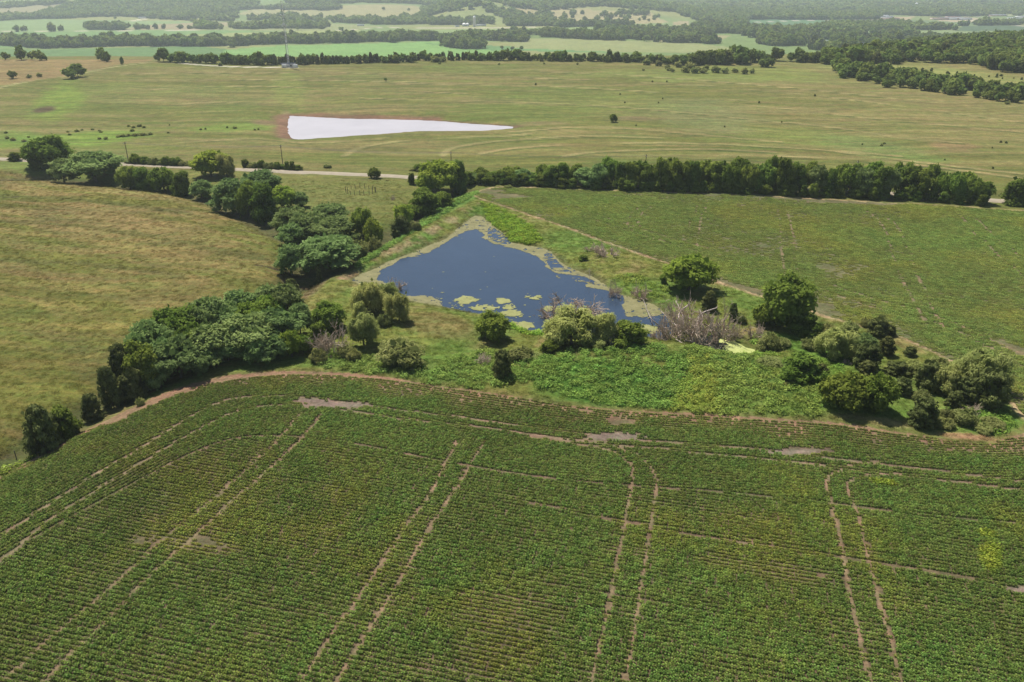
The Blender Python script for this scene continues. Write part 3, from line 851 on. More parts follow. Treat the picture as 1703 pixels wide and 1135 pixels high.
VALLEY = [
 ([(-200, 104), (-200, 76), (60, 84), (330, 77), (375, 82), (400, 106), (200, 108)], (.095, .165, .060)),
 ([(370, 84), (430, 78), (560, 74), (700, 70), (745, 69), (830, 84), (830, 106), (380, 106)], (.150, .265, .085)),
 ([(-300, 80), (-300, 55), (0, 55), (140, 52), (420, 50), (400, 66), (230, 74), (60, 80)], (.130, .215, .080)),
 ([(-300, 54), (-300, 37), (0, 36), (100, 33), (200, 34), (320, 36), (300, 51), (60, 54)], (.160, .225, .095)),
 ([(150, 70), (230, 64), (330, 57), (480, 53), (600, 50), (590, 58), (440, 64), (300, 68)], (.215, .245, .095)),
 ([(200, 50), (240, 42), (330, 38), (420, 38), (400, 47), (330, 50)], (.24, .205, .125)),
 ([(330, 50), (400, 40), (520, 38), (640, 44), (600, 50), (480, 52)], (.195, .215, .10)),
 ([(590, 62), (680, 50), (840, 48), (1060, 42), (1260, 42), (1250, 50), (1100, 56), (900, 56), (700, 66)], (.175, .235, .090)),
 ([(700, 72), (860, 78), (1000, 82), (1010, 88), (800, 84)], (.105, .195, .075)),
 ([(850, 80), (870, 64), (950, 64), (1150, 72), (1230, 80), (1200, 88), (1000, 86)], (.205, .225, .10)),
 ([(1040, 62), (1150, 58), (1215, 60), (1200, 66), (1100, 70)], (.24, .215, .12)),
 ([(715, 42), (740, 24), (790, 16), (830, 24), (865, 42)], (.185, .215, .085)),
 ([(850, 42), (835, 20), (850, 11), (930, 13), (1000, 18), (1080, 20), (1115, 38), (1000, 42)], (.27, .235, .130)),
 ([(560, 32), (555, 12), (600, 7), (680, 9), (720, 14), (700, 26), (640, 32)], (.245, .225, .115)),
 ([(640, 46), (660, 32), (700, 28), (715, 42)], (.185, .21, .085)),
 ([(390, 24), (420, 14), (560, 9), (560, 30), (480, 28)], (.235, .225, .115)),
 ([(-200, 32), (-200, 14), (0, 12), (60, 10), (100, 5), (160, 8), (140, 20), (70, 28)], (.215, .195, .115)),
 ([(0, 8), (0, 2), (60, 2), (70, 6)], (.21, .24, .09)),
 ([(1230, 44), (1245, 32), (1330, 30), (1440, 34), (1480, 40), (1400, 44)], (.085, .155, .080)),
 ([(1340, 70), (1350, 58), (1420, 56), (1500, 60), (1560, 66), (1500, 74)], (.090, .170, .080)),
 ([(1360, 58), (1400, 50), (1550, 50), (1720, 53), (2100, 56), (2100, 70), (1720, 68), (1530, 62)], (.175, .225, .105)),
 ([(1590, 52), (1600, 43), (1720, 43), (2000, 44), (2000, 52), (1720, 53)], (.075, .115, .068)),
 ([(1470, 42), (1480, 33), (1560, 34), (1600, 36), (1690, 36), (1690, 42), (1600, 44)], (.125, .175, .085)),
 ([(1440, 34), (1450, 28), (1520, 28), (1515, 33)], (.30, .24, .16)),
 ([(1560, 35), (1570, 30), (1620, 29), (1640, 36), (1600, 38)], (.32, .27, .19)),
 ([(1120, 42), (1120, 36), (1144, 36), (1146, 42)], (.27, .23, .14)),
 ([(1380, 32), (1380, 25), (1395, 25), (1395, 32)], (.24, .23, .12)),
 ([(1000, 3), (1010, 0), (1180, 0), (1175, 5), (1020, 4)], (.30, .26, .22)),
 ([(1260, 13), (1260, 11), (1360, 11), (1360, 13.5)], (.35, .31, .27)),
 ([(1130, 9), (1130, 5), (1175, 6), (1170, 10)], (.30, .25, .19)),
]
VROADS = [([(-200, 53), (60, 52.5), (150, 52), (280, 51), (420, 49.5), (560, 48)], 4.5, (.42, .38, .32)),
          ([(560, 51), (640, 46), (700, 47), (850, 46.5), (900, 45)], 4.5, (.42, .38, .33)),
          ([(1260, 37), (1330, 34.5), (1400, 33), (1480, 34)], 6, (.38, .33, .31)),
          ([(1590, 32), (1640, 37), (1703, 44)], 8, (.36, .33, .28)), ([(1600, 29), (1680, 26), (1703, 27)], 6, (.3, .27, .24)),
          ([(215, 36), (235, 33), (245, 31)], 6, (.5, .45, .38))]

def build_land():
    rr = np.concatenate([np.linspace(1, 56, 16), np.geomspace(60, 420, 470)[:-1], np.geomspace(420, 1600, 175)[:-1], np.geomspace(1600, 15500, 150)])
    az = np.concatenate([np.radians(np.linspace(-180, -47, 40))[:-1], np.radians(np.linspace(-47, 47, 640)), np.radians(np.linspace(47, 180, 40))[1:-1]])
    na, nr = len(az), len(rr)
    A, Rr = np.meshgrid(az, rr)
    X = (np.sin(A) * Rr).ravel(); Y = (np.cos(A) * Rr).ravel()
    Z = carve(X, Y)
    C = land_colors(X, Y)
    i, j = np.meshgrid(np.arange(nr - 1), np.arange(na), indexing='ij')
    j2 = (j + 1) % na
    F = np.stack([i * na + j, i * na + j2, (i + 1) * na + j2, (i + 1) * na + j], -1).reshape(-1, 4)[:, ::-1]
    cx = X[F].mean(1); cy = Y[F].mean(1)
    # outer seam faces span the wrap at -180/180: their mean is wrong only there, harmless
    c1 = inside(CROP1, cx, cy) & (np.hypot(cx, cy) < 400); c2 = inside(CROP2, cx, cy)
    LPm = P([(-700, 330), (-200, 285), (0, 283), (200, 300), (350, 330), (450, 385), (500, 440), (440, 500), (300, 580), (180, 640), (0, 745), (-400, 1000)])
    lp = inside(LPm, cx, cy) & ~c1 & ~c2
    pb = (inside(POND, cx, cy) | inside(WPOND, cx, cy) | inside(POOL, cx, cy))
    val = (cy > 930)
    rd = cy > 1e9
    cls = np.zeros(len(F), int)             # 0 hill pasture
    cls[(cy < 330) & (cx > -140)] = 5       # rough bank ground round the pond
    dside = pdist(ROAD, cx, cy, 400)
    cls[(cls == 5) & (cy > 150) & (np.interp(cx, ROAD[:, 0], ROAD[:, 1]) < cy)] = 0
    cls[lp] = 2; cls[c1] = 1; cls[c2] = 3; cls[val] = 4; cls[pb] = 6
    names = ['hill_pasture', 'soybean_field_ground', 'left_pasture', 'far_soybean_field_ground', 'valley_floor', 'pond_banks', 'pond_bed']
    for k, nm in enumerate(names):
        f = F[cls == k]
        if not len(f): continue
        u, inv = np.unique(f, return_inverse=True)
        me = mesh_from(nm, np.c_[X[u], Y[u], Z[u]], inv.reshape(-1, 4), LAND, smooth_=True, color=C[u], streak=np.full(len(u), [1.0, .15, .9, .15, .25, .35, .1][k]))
        tag(link(nm, me), kind='structure')
build_land()
build_protos()

# ------------------------------------------------------------------ water
def water_material(name, base, rough, ripple, spec=.5, ior=1.33):
    m, n, out = new_mat(name)
    b = N(n, 'ShaderNodeBsdfPrincipled'); b.inputs['Base Color'].default_value = (*base, 1)
    b.inputs['Roughness'].default_value = rough; b.inputs['IOR'].default_value = ior; b.inputs['Specular IOR Level'].default_value = spec
    g = N(n, 'ShaderNodeNewGeometry')
    no = noise_n(n, g.outputs['Position'], 2.2, 4, .6)
    bp = N(n, 'ShaderNodeBump'); bp.inputs['Strength'].default_value = ripple; bp.inputs['Distance'].default_value = .05
    n.links.new(no.outputs[0], bp.inputs['Height']); n.links.new(bp.outputs[0], b.inputs['Normal'])
    no2 = noise_n(n, g.outputs['Position'], .05, 3, .6)
    mx = N(n, 'ShaderNodeMix', data_type='RGBA'); mx.inputs[6].default_value = (*base, 1); mx.inputs[7].default_value = (*[c * .72 for c in base], 1)
    n.links.new(no2.outputs[0], mx.inputs[0]); n.links.new(mx.outputs[2], b.inputs['Base Color'])
    n.links.new(b.outputs[0], out.inputs[0])
    return m
def flat_poly(name, poly, z, mat, grow=0.0):
    c = poly.mean(0)
    V = [(x + (x - c[0]) * grow, y + (y - c[1]) * grow, z) for x, y in poly]
    me = bpy.data.meshes.new(name); me.from_pydata(V, [], [list(range(len(V)))]); me.materials.append(mat); me.update()
    if me.polygons[0].normal.z < 0: me.flip_normals()
    return link(name, me)
def offset_poly(poly, d):
    t = np.roll(poly, -1, 0) - np.roll(poly, 1, 0); nrm = unit(np.c_[t[:, 1], -t[:, 0]])
    a = poly + nrm * d
    if inside(poly, a[:, 0], a[:, 1]).mean() > .5: a = poly - nrm * d
    return a
WATER = water_material('pond_water', (.036, .058, .094), .12, .35)  # blue base carries part of the sky reflection as colour
SKYWHITE = water_material('sky_white_water', (.47, .445, .46), .4, .15, .3)  # pale base colour stands in for bright sky mirrored in the far pond
DARKW = water_material('pool_water', (.05, .055, .04), .1, .1)
tag(flat_poly('pond_water', offset_poly(POND, 2.2), -1.1, WATER), kind='structure')
tag(flat_poly('white_pond_water', offset_poly(WPOND, 2.0), -1.0, SKYWHITE), kind='structure')
tag(flat_poly('pool_water', offset_poly(POOL, 1.2), -1.25, DARKW), kind='structure')

def algae_material(name, c1, c2):
    m, n, out = new_mat(name)
    b = N(n, 'ShaderNodeBsdfPrincipled'); b.inputs['Roughness'].default_value = .8; b.inputs['Specular IOR Level'].default_value = .2
    g = N(n, 'ShaderNodeNewGeometry')
    no = noise_n(n, g.outputs['Position'], .45, 6, .7)
    cr = N(n, 'ShaderNodeValToRGB'); cr.color_ramp.elements[0].position = .32; cr.color_ramp.elements[0].color = (*c1, 1)
    cr.color_ramp.elements[1].position = .66; cr.color_ramp.elements[1].color = (*c2, 1)
    n.links.new(no.outputs[0], cr.inputs[0]); n.links.new(cr.outputs[0], b.inputs['Base Color'])
    n.links.new(b.outputs[0], out.inputs[0])
    return m
ALG = algae_material('algae', (.130, .125, .050), (.225, .205, .095))
ALG2 = algae_material('bright_algae', (.175, .180, .058), (.27, .27, .105))
DUCK = algae_material('duckweed', (.32, .36, .11), (.43, .46, .17))

def grid_patch(name, poly, z, mat, step, mask, thick=.03):
    x0, y0 = poly.min(0) - 1; x1, y1 = poly.max(0) + 1
    xs = np.arange(x0, x1, step); ys = np.arange(y0, y1, step)
    GX, GY = np.meshgrid(xs, ys)
    cx = (GX[:-1, :-1] + step / 2).ravel(); cy = (GY[:-1, :-1] + step / 2).ravel()
    keep = mask(cx, cy)
    nx = len(xs)
    i, j = np.divmod(np.arange(len(cx)), nx - 1)
    F = np.stack([i * nx + j, i * nx + j + 1, (i + 1) * nx + j + 1, (i + 1) * nx + j], 1)[keep]
    u, inv = np.unique(F, return_inverse=True)
    vx, vy = GX.ravel()[u], GY.ravel()[u]
    jx = (_hash(np.round(vx * 50), np.round(vy * 50), 5) - .5) * step * .6
    V = np.c_[vx + jx, vy + jx[::-1] * .5, z + (fbm(vx, vy, 1.5, 2, 9)) * thick]
    return link(name, mesh_from(name, V, inv.reshape(-1, 4), mat, smooth_=True))

OPEN = smooth(P([(622, 455), (645, 437), (672, 425), (714, 413), (738, 401), (753, 392), (786, 377), (803, 382), (808, 394), (846, 405), (879, 416), (899, 422), (912, 441), (928, 454),
          (955, 461), (980, 465), (975, 470), (1000, 476), (1030, 484), (1034, 494), (1042, 510), (1042, 514), (1050, 520), (1075, 522), (1112, 515), (1125, 540), (1105, 560), (1078, 556), (1050, 550),
          (1000, 554), (950, 554), (910, 550), (880, 549), (862, 543), (846, 532), (820, 522), (760, 512), (735, 501), (728, 494), (708, 485), (680, 484), (668, 486), (640, 470), (640, 462)]), 3, True)
STREAK = smooth(P([(815, 372), (842, 388), (850, 399), (835, 400), (812, 390)]), 3, True)
BAND2 = smooth(P([(905, 420), (915, 416), (940, 440), (975, 455), (1000, 468), (980, 464), (950, 460), (925, 452)]), 3, True)
def algae_mask(x, y):
    nx_ = (fbm(x, y, 3.2, 3, 90) - .5) * 5.5; ny_ = (fbm(x, y, 3.2, 3, 91) - .5) * 5.5
    near = inside(offset_poly(POND, 2.0), x, y)
    op = inside(OPEN, x + nx_ * .55, y + ny_ * .55)
    n1 = fbm(x, y, 1.4, 4, 92)
    st = inside(STREAK, x, y) & (n1 < .56)
    b2 = inside(BAND2, x, y) & (fbm(x, y * 2, 3.5, 3, 95) < .60)
    thin = (n1 > .69)
    return near & ~op & ~st & ~b2 & ~thin
tag(grid_patch('algae_margin', POND, -1.07, ALG, .30, algae_mask), 'olive algae scum round the shore of the blue pond', 'algae', kind='stuff')
def fleck_mask(x, y):
    near = inside(POND, x, y)
    side = sstep(0, 1, (fbm(x, y, 18, 3, 97) - .35) * 3) * np.clip(1.15 - pdist(POND, x, y, 22, True) / 19, 0, 1)
    south = np.clip((at2(800, 470)[1] - y) / 20, 0, 1)
    lim = .885 - .20 * side * (0.25 + south)
    return near & (fbm(x, y, 1.1, 3, 96) > lim - .08 * inside(BAND2, x, y))
tag(grid_patch('floating_flecks', POND, -1.05, ALG2, .30, fleck_mask), 'small pale flecks of algae drifting on the open blue water', 'algae', kind='stuff')
tag(grid_patch('duckweed', POOL, -1.22, DUCK, .4, lambda x, y: inside(offset_poly(POOL, 1.0), x, y) & ((x - at2(1205, 565)[0]) + (fbm(x, y, 3, 3, 98) - .5) * 7 > 0)),
    'bright yellow green duckweed on the small pool', 'duckweed', kind='stuff')
PADS = [(776, 492, 36, 12, 'round olive algae mat alone in the near left part of the blue pond'), (836, 494, 26, 8, 'small oval algae mat topmost of the cluster near the south shore'),
        (846, 504, 22, 9, 'small algae mat in the middle of the cluster near the south shore'), (850, 514, 36, 11, 'wide algae mat at the foot of the cluster near the south shore'),
        (873, 534, 28, 13, 'algae mat touching the grassy shore right of the round dark tree'), (914, 507, 20, 9, 'pale algae mat left of the dead brush standing in the pond'),
        (1073, 541, 40, 15, 'olive algae mat beside the fallen dead tree'), (806, 505, 44, 9, 'faint algae mat left of the cluster near the south shore'),
        (888, 488, 26, 7, 'thin broken algae mat out in the blue water above the cluster')]
for i, (px, py, a, b, lab) in enumerate(PADS):
    c = np.array(at2(px, py)); e1 = np.array(at2(px + a / 2, py)) - c; e2 = np.array(at2(px, py - b / 2)) - c
    M = np.linalg.inv(np.array([e1, e2]).T)
    ring = np.array([c + e1 * 1.3 * s + e2 * 1.3 * t for s, t in ((-1, -1), (1, -1), (1, 1), (-1, 1))])
    def mk(x, y, c=c, M=M, i=i):
        u = M[0, 0] * (x - c[0]) + M[0, 1] * (y - c[1]); v = M[1, 0] * (x - c[0]) + M[1, 1] * (y - c[1])
        hol = fbm(x, y, 1.0, 2, 200 + i) > (.60 if i in (7, 8) else .80)
        return (np.hypot(u, v) + (fbm(x, y, 1.3, 4, 100 + i) - .5) * 1.1 < 1.0) & ~hol
    tag(grid_patch('algae_mat', ring, -1.06 + i * .004, ALG2, .18, mk), lab, 'algae mat')

# ------------------------------------------------------------------ gravel road
def strip(name, line, width, z, mat, lift=.12, skirt=.5):
    t = np.gradient(line, axis=0); nrm = unit(np.c_[-t[:, 1], t[:, 0]])
    offs = [(-width / 2 - skirt, -.45), (-width / 2, .0), (0, .06), (width / 2, .0), (width / 2 + skirt, -.45)]
    V = []
    zz = carve(line[:, 0].copy(), line[:, 1].copy())
    zz = np.convolve(np.pad(zz, 4, mode='edge'), np.ones(9) / 9, 'valid')
    for o, dz in offs:
        p = line + nrm * o
        V.append(np.c_[p, zz + dz + lift])
    n = len(line); V = np.vstack(V)
    F = [(a * n + i, a * n + i + 1, (a + 1) * n + i + 1, (a + 1) * n + i) for a in range(4) for i in range(n - 1)]
    return link(name, mesh_from(name, V, np.array(F), mat, smooth_=True))
GRAVEL = simple('gravel', (.31, .265, .195), .95, var=.16, scale=.4, spec=.1)
rl = ROAD
tag(strip('gravel_road', np.array([np.interp(np.linspace(0, len(rl) - 1, 500), np.arange(len(rl)), rl[:, k]) for k in (0, 1)]).T, 4.6, 0, GRAVEL, .22, 1.2), kind='structure')

# ------------------------------------------------------------------ soybean rows
def segment_proto(nm, seed, nl, mat, lx=.5, wy=.17, hz=.42, leaf=.085, aspect=.7, grass=False):
    g = np.random.default_rng(seed)
    if grass:
        ph = g.uniform(0, 6.28, nl); r = np.sqrt(g.uniform(0, 1, nl)) * lx
        p = np.c_[r * np.cos(ph), r * np.sin(ph), g.uniform(.15, .75, nl) * hz]
        al = np.c_[g.normal(0, 1, nl), g.normal(0, 1, nl), np.full(nl, .8)]
        V, F = leaf_quads(p, g.normal(0, .5, (nl, 3)) + np.array([0, 0, .8]), np.full(nl, leaf), aspect, al, .3, g)
    else:
        x = g.uniform(-lx, lx, nl)
        th = g.uniform(-.3, math.pi + .3, nl)
        bump = .8 + .3 * np.sin(x * 19 + seed)
        p = np.c_[x, np.cos(th) * wy * bump, .10 + np.sin(th).clip(0, 1) * (hz - .1) * bump * g.uniform(.75, 1.05, nl)]
        nr = np.c_[np.zeros(nl), np.cos(th), np.sin(th) + .5]
        V, F = leaf_quads(p, nr, np.full(nl, leaf), aspect, None, .5, g)
    V[:, 2] = np.maximum(V[:, 2], -.02)
    return proto_obj(nm, mesh_from(nm, V, F, mat, tint=np.repeat(g.uniform(0, 1, nl), 4)))
SOY = [segment_proto('soybean_plants', 40 + i, 56, CROPLEAF, .31, .27, .50, .105) for i in range(5)]
SOYW = [segment_proto('soybean_plants', 60 + i, 80, CROPLEAF, .60, .30, .50, .12) for i in range(4)]

def rows_in(poly, direction, spacing=.76, step=1.0, excl=None):
    d = unit(np.array(direction)); nrm = np.array([-d[1], d[0]])
    a = poly @ d; b = poly @ nrm
    S, T = np.meshgrid(np.arange(a.min(), a.max(), step), np.arange(b.min(), b.max(), spacing))
    T = T + (fbm(S * .2, T * 4, 6, 2, 130) - .5) * .28       # planter wander
    S = S + (_hash(np.round(T), np.round(S), 3) - .5) * .4
    X = (S * d[0] + T * nrm[0]).ravel(); Y = (S * d[1] + T * nrm[1]).ravel()
    m = inside(poly, X, Y)
    return X[m], Y[m], np.full(m.sum(), math.atan2(d[1], d[0]))

def offset_line(line, k):
    t = np.gradient(line, axis=0); nrm = unit(np.c_[t[:, 1], -t[:, 0]])
    return line + nrm * k
def resample(line, step):
    s = np.r_[0, np.cumsum(np.linalg.norm(np.diff(line, axis=0), axis=1))]
    q = np.arange(0, s[-1], step)
    return np.c_[np.interp(q, s, line[:, 0]), np.interp(q, s, line[:, 1])]
FE = resample(FIELD_EDGE, 4.0)
for _ in range(14): FE[1:-1] = (FE[:-2] + FE[1:-1] * 2 + FE[2:]) / 4
if offset_line(FE, 5)[len(FE) // 2][1] > FE[len(FE) // 2][1]: FE = FE[::-1]
HEADW = 25.0

def crop_field_1():
    xs, ys, rs = [], [], []
    for k in np.arange(1.0, HEADW, .76):
        ln = offset_line(FE, k); t = np.gradient(ln, axis=0)
        ln = resample(ln, .56)
        # drop the folded parts of the offset on tight bends
        dd = pdist(FE, ln[:, 0], ln[:, 1], 60)
        ok = dd > k - .35
        t = np.gradient(ln, axis=0)
        xs.append(ln[ok, 0]); ys.append(ln[ok, 1]); rs.append(np.arctan2(t[ok, 1], t[ok, 0]))
    hx, hy, hr = map(np.concatenate, (xs, ys, rs))
    e0 = np.array(at2(1150, 890)); e1 = np.array(at2(1640, 967))
    ix, iy, ir = rows_in(CROP1, e1 - e0, .76, .56)
    dd = pdist(FE, ix, iy, 60)
    m = dd > HEADW + .3
    X = np.r_[hx, ix[m]]; Y = np.r_[hy, iy[m]]; A = np.r_[hr, ir[m]]
    m = inside(CROP1, X, Y) & (Y > 52) & (np.abs(X) < Y * 1.0 + 12) & (Y < 330)
    X, Y, A = X[m], Y[m], A[m]
    keep = np.ones(len(X), bool)
    nearT = np.full(len(X), 3.0)
    for t in TR1: nearT = np.minimum(nearT, pdist(t, X, Y, 3))
    for t in GP1: nearT = np.minimum(nearT, pdist(t, X, Y, 3) + .08)
    keep &= (nearT > .30) | (rng.uniform(0, 1, len(X)) < .22)
    f = fbm(X, Y, 5, 4, 140); f2 = fbm(X, Y, 28, 3, 141)
    vig = np.clip(.62 + .9 * (f - .35) + .7 * (f2 - .45), .25, 1.15)
    ed = pdist(FIELD_EDGE, X, Y, 20)
    vig *= .22 + .78 * sstep(0, 6, ed + (f - .5) * 9 - 2.2 * (f2 - .3) * 4)
    for c0, c1, c2, a, b in BARE:
        g1 = np.array(c1) - c0; g2 = np.array(c2) - c0; M = np.linalg.inv(np.array([g1, g2]).T)
        u = M[0, 0] * (X - c0[0]) + M[0, 1] * (Y - c0[1]); v = M[1, 0] * (X - c0[0]) + M[1, 1] * (Y - c0[1])
        keep &= np.hypot(u, v) + (f - .5) * 1.2 + rng.normal(0, .16, len(X)) > 1.0
    # thin, dry streaks where the crop struggles
    for px, py, a, b, ang, s in [(320, 905, 130, 16, 12, .55), (1230, 940, 180, 18, 26, .42), (1060, 915, 60, 8, 6, .3), (480, 800, 60, 14, 6, .25), (870, 1010, 110, 26, 14, .3), (560, 745, 60, 12, 4, .25),
                                 (250, 665, 130, 14, -55, .6), (80, 735, 60, 10, -25, .6), (1690, 700, 40, 22, 0, .9), (1000, 700, 200, 7, 12, .35), (940, 735, 90, 8, 8, .3)]:
        c0 = np.array(at2(px, py)); g1 = np.array(at2(px + a, py + ang)) - c0; g2 = np.array(at2(px, py - b)) - c0; M = np.linalg.inv(np.array([g1, g2]).T)
        u = M[0, 0] * (X - c0[0]) + M[0, 1] * (Y - c0[1]); v = M[1, 0] * (X - c0[0]) + M[1, 1] * (Y - c0[1])
        vig -= s * (1 - sstep(.3, 1.15, np.hypot(u, v) + (f - .5) * 1.2))
    keep &= (vig > .02) & (rng.uniform(0, 1, len(X)) < .62 + vig * 1.1)
    X, Y, A, vig, f, f2 = X[keep], Y[keep], A[keep], vig[keep], f[keep], f2[keep]
    dx, dy = rng.uniform(-.06, .06, (2, len(X)))
    pts = slope_pts(X + dx, Y + dy, -.02)
    s = np.clip(vig, .3, 1.1); nearT = nearT[keep]
    s = s * (.45 + .55 * sstep(.25, .7, nearT))
    scl = np.c_[rng.uniform(.95, 1.15, len(X)), (.62 + .55 * s), (.45 + .65 * s) * rng.uniform(.8, 1.2, len(X))]
    flip = rng.integers(0, 2, len(X)) * math.pi
    rot = np.c_[np.zeros(len(X)), np.zeros(len(X)), A + flip + rng.normal(0, .03, len(X))]
    yel = sstep(.5, .8, fbm(X, Y, 16, 4, 143)); br = rng.uniform(.78, 1.22, len(X)) * (.70 + .6 * f2)
    shade = np.c_[(1 + .38 * yel + .35 * (1 - s)) * br, (1 + .12 * yel) * br, (1 + .1 * (1 - s)) * br]
    for px, py, a, b, ang in [(1648, 925, 20, 36, 4), (1470, 803, 26, 5, 4), (1640, 890, 22, 8, 4)]:    # yellow weeds in the crop
        c0 = np.array(at2(px, py)); g1 = np.array(at2(px + a, py + ang)) - c0; g2 = np.array(at2(px, py - b)) - c0; M = np.linalg.inv(np.array([g1, g2]).T)
        u = M[0, 0] * (X - c0[0]) + M[0, 1] * (Y - c0[1]); v = M[1, 0] * (X - c0[0]) + M[1, 1] * (Y - c0[1])
        q = (1 - sstep(.5, 1.1, np.hypot(u, v) + (f - .5) * 1.4))[:, None]
        shade = shade * (1 - q) + q * np.array([1.75, 1.4, .9]); scl = scl * (1 + q * .5)
    scatter('soybean_rows', pts, rot, scl, shade, SOY, 'rows of green soybean plants filling the near field', 'crop')
    print('crop1 instances', len(X))
crop_field_1()

def crop_field_2():
    e0 = np.array(at2(1150, 890)); e1 = np.array(at2(1640, 967))
    X, Y, A = rows_in(CROP2, e1 - e0, .80, 1.15)
    m = (np.abs(X) < Y * .80 + 15) & (Y < 420)
    X, Y, A = X[m], Y[m], A[m]
    keep = np.ones(len(X), bool)
    for t in TR2: keep &= (pdist(t, X, Y, 3) > .42) | (rng.uniform(0, 1, len(X)) < .35)
    f = fbm(X, Y, 7, 4, 150); f2 = fbm(X, Y, 35, 3, 151)
    vig = np.clip(.66 + .9 * (f - .45) + .8 * (f2 - .5), .2, 1.1)
    ed = pdist(CROP2, X, Y, 20, True)
    vig *= .35 + .65 * sstep(0, 6, ed + (f - .5) * 8)
    for px, py, a, b, ang, s in [(1330, 425, 90, 22, 12, .35), (830, 322, 50, 9, 8, .8), (1300, 330, 300, 8, 8, .45), (1240, 482, 80, 14, 20, .6), (1420, 510, 90, 14, 26, .5), (900, 350, 60, 8, 16, .3), (1690, 580, 50, 10, 22, .8), (1400, 520, 60, 8, 14, .6)]:
        c0 = np.array(at2(px, py)); g1 = np.array(at2(px + a, py + ang)) - c0; g2 = np.array(at2(px, py - b)) - c0; M = np.linalg.inv(np.array([g1, g2]).T)
        u = M[0, 0] * (X - c0[0]) + M[0, 1] * (Y - c0[1]); v = M[1, 0] * (X - c0[0]) + M[1, 1] * (Y - c0[1])
        vig -= s * (1 - sstep(.3, 1.15, np.hypot(u, v) + (f - .5) * 1.4))
    keep &= (vig > .12) & (rng.uniform(0, 1, len(X)) < .45 + vig)
    X, Y, A, vig, f2 = X[keep], Y[keep], A[keep], vig[keep], f2[keep]
    s = np.clip(vig, .25, 1.1)
    pts = slope_pts(X + rng.uniform(-.2, .2, len(X)), Y + rng.uniform(-.12, .12, len(X)), -.02)
    scl = np.c_[rng.uniform(1, 1.25, len(X)), .55 + .6 * s, (.4 + .6 * s) * rng.uniform(.8, 1.2, len(X))]
    yel = sstep(.45, .75, fbm(X, Y, 20, 4, 153)); br = 1.25 * rng.uniform(.85, 1.2, len(X)) * (.9 + .3 * f2)
    shade = np.c_[(1.12 + .30 * yel + .25 * (1 - s)) * br, (1 + .10 * yel) * br, (1.12 + .15 * (1 - s)) * br]
    scatter('far_soybean_rows', pts, np.c_[np.zeros(len(X)), np.zeros(len(X)), A + rng.integers(0, 2, len(X)) * math.pi], scl, shade, SOYW,
            'low green soybean plants filling the field beyond the pond', 'crop')
    print('crop2 instances', len(X))
crop_field_2()

# ------------------------------------------------------------------ weeds and grass
WEED = [segment_proto('weed_clump', 80 + i, 90, WEEDLEAF, .85, .8, .75, .15) for i in range(4)]
GRASS = [segment_proto('grass_tuft', 90 + i, 90, GRASSLEAF, .75, .8, .45, .13, .20, True) for i in range(4)]
def random_in(poly, dens):
    x0, y0 = poly.min(0); x1, y1 = poly.max(0)
    n = int((x1 - x0) * (y1 - y0) * dens)
    x = rng.uniform(x0, x1, n); y = rng.uniform(y0, y1, n)
    m = inside(poly, x, y)
    return x[m], y[m]
def not_water(x, y):
    k = np.ones(len(x), bool)
    for p in (POND, POOL, WPOND): k &= ~inside(offset_poly(p, .6), x, y)
    return k
wx, wy, ws = [], [], []
for pts, dens, s in [([(858, 640), (870, 612), (930, 597), (1000, 590), (1090, 585), (1135, 600), (1160, 640), (1130, 682), (1000, 672), (900, 655)], 1.0, (1.0, 1.0, 1.0)),
                  ([(1110, 690), (1150, 640), (1130, 590), (1180, 570), (1260, 605), (1330, 640), (1390, 680), (1370, 700), (1240, 690)], .9, (1.15, .98, 1.0)),
                  ([(700, 640), (740, 600), (800, 585), (870, 600), (860, 645), (800, 652)], .8, (1.05, .95, 1.0)),
                  ([(520, 610), (540, 575), (620, 590), (700, 615), (740, 640), (640, 625)], .5, (1.15, 1.0, 1.1)),
                  ([(590, 445), (650, 413), (720, 372), (775, 335), (800, 318), (770, 320), (720, 345), (690, 375), (640, 400), (600, 430)], .9, (1.1, 1.1, 1.2)),
                  ([(800, 342), (830, 345), (880, 372), (905, 400), (880, 402), (850, 396), (840, 382), (815, 366)], 1.0, (1.25, 1.15, .7)),
                  ([(850, 527), (870, 535), (890, 545), (960, 552), (940, 560), (870, 555), (850, 540)], .7, (1.2, 1.2, .8)),
                  ([(1250, 560), (1300, 590), (1380, 600), (1450, 640), (1400, 640), (1300, 600), (1230, 590)], .6, (1.1, 1.05, .9)),
                  ([(1590, 690), (1650, 680), (1690, 700), (1680, 722), (1620, 720)], .8, (1.0, 1.05, .9)),
                  ([(0, 760), (60, 735), (150, 700), (240, 660), (250, 672), (140, 712), (50, 750), (0, 775)], .6, (1.2, 1.05, .9)),
                  ([(1020, 460), (1050, 455), (1110, 480), (1100, 495), (1060, 488)], .5, (1.2, 1.0, .9))]:
    pl = P(pts); x, y = random_in(pl, dens)
    k = not_water(x, y) & ~inside(CROP1, x, y)
    x, y = x[k], y[k]
    wx.append(x); wy.append(y); b = rng.uniform(.75, 1.25, len(x)) * (.8 + .4 * fbm(x, y, 6, 3, 160))
    ws.append(np.array(s)[None, :] * b[:, None])
x, y, s = np.concatenate(wx), np.concatenate(wy), np.vstack(ws)
lime = inside(P([(1118, 690), (1128, 640), (1150, 605), (1185, 600), (1200, 640), (1205, 688)]), x + (fbm(x, y, 4, 2, 181) - .5) * 5, y)
s[lime] *= np.array([1.22, 1.08, .95])
scatter('weed_cover', slope_pts(x, y, -.1), np.c_[np.zeros((len(x), 2)), rng.uniform(0, 6.28, len(x))],
        np.repeat(rng.uniform(.6, 1.35, len(x))[:, None], 3, 1) * np.array([1, 1, .9]), s, WEED, 'lush green broadleaf weeds on the banks round the pond', 'weeds')
print('weeds', len(x))
gx, gy = [], []
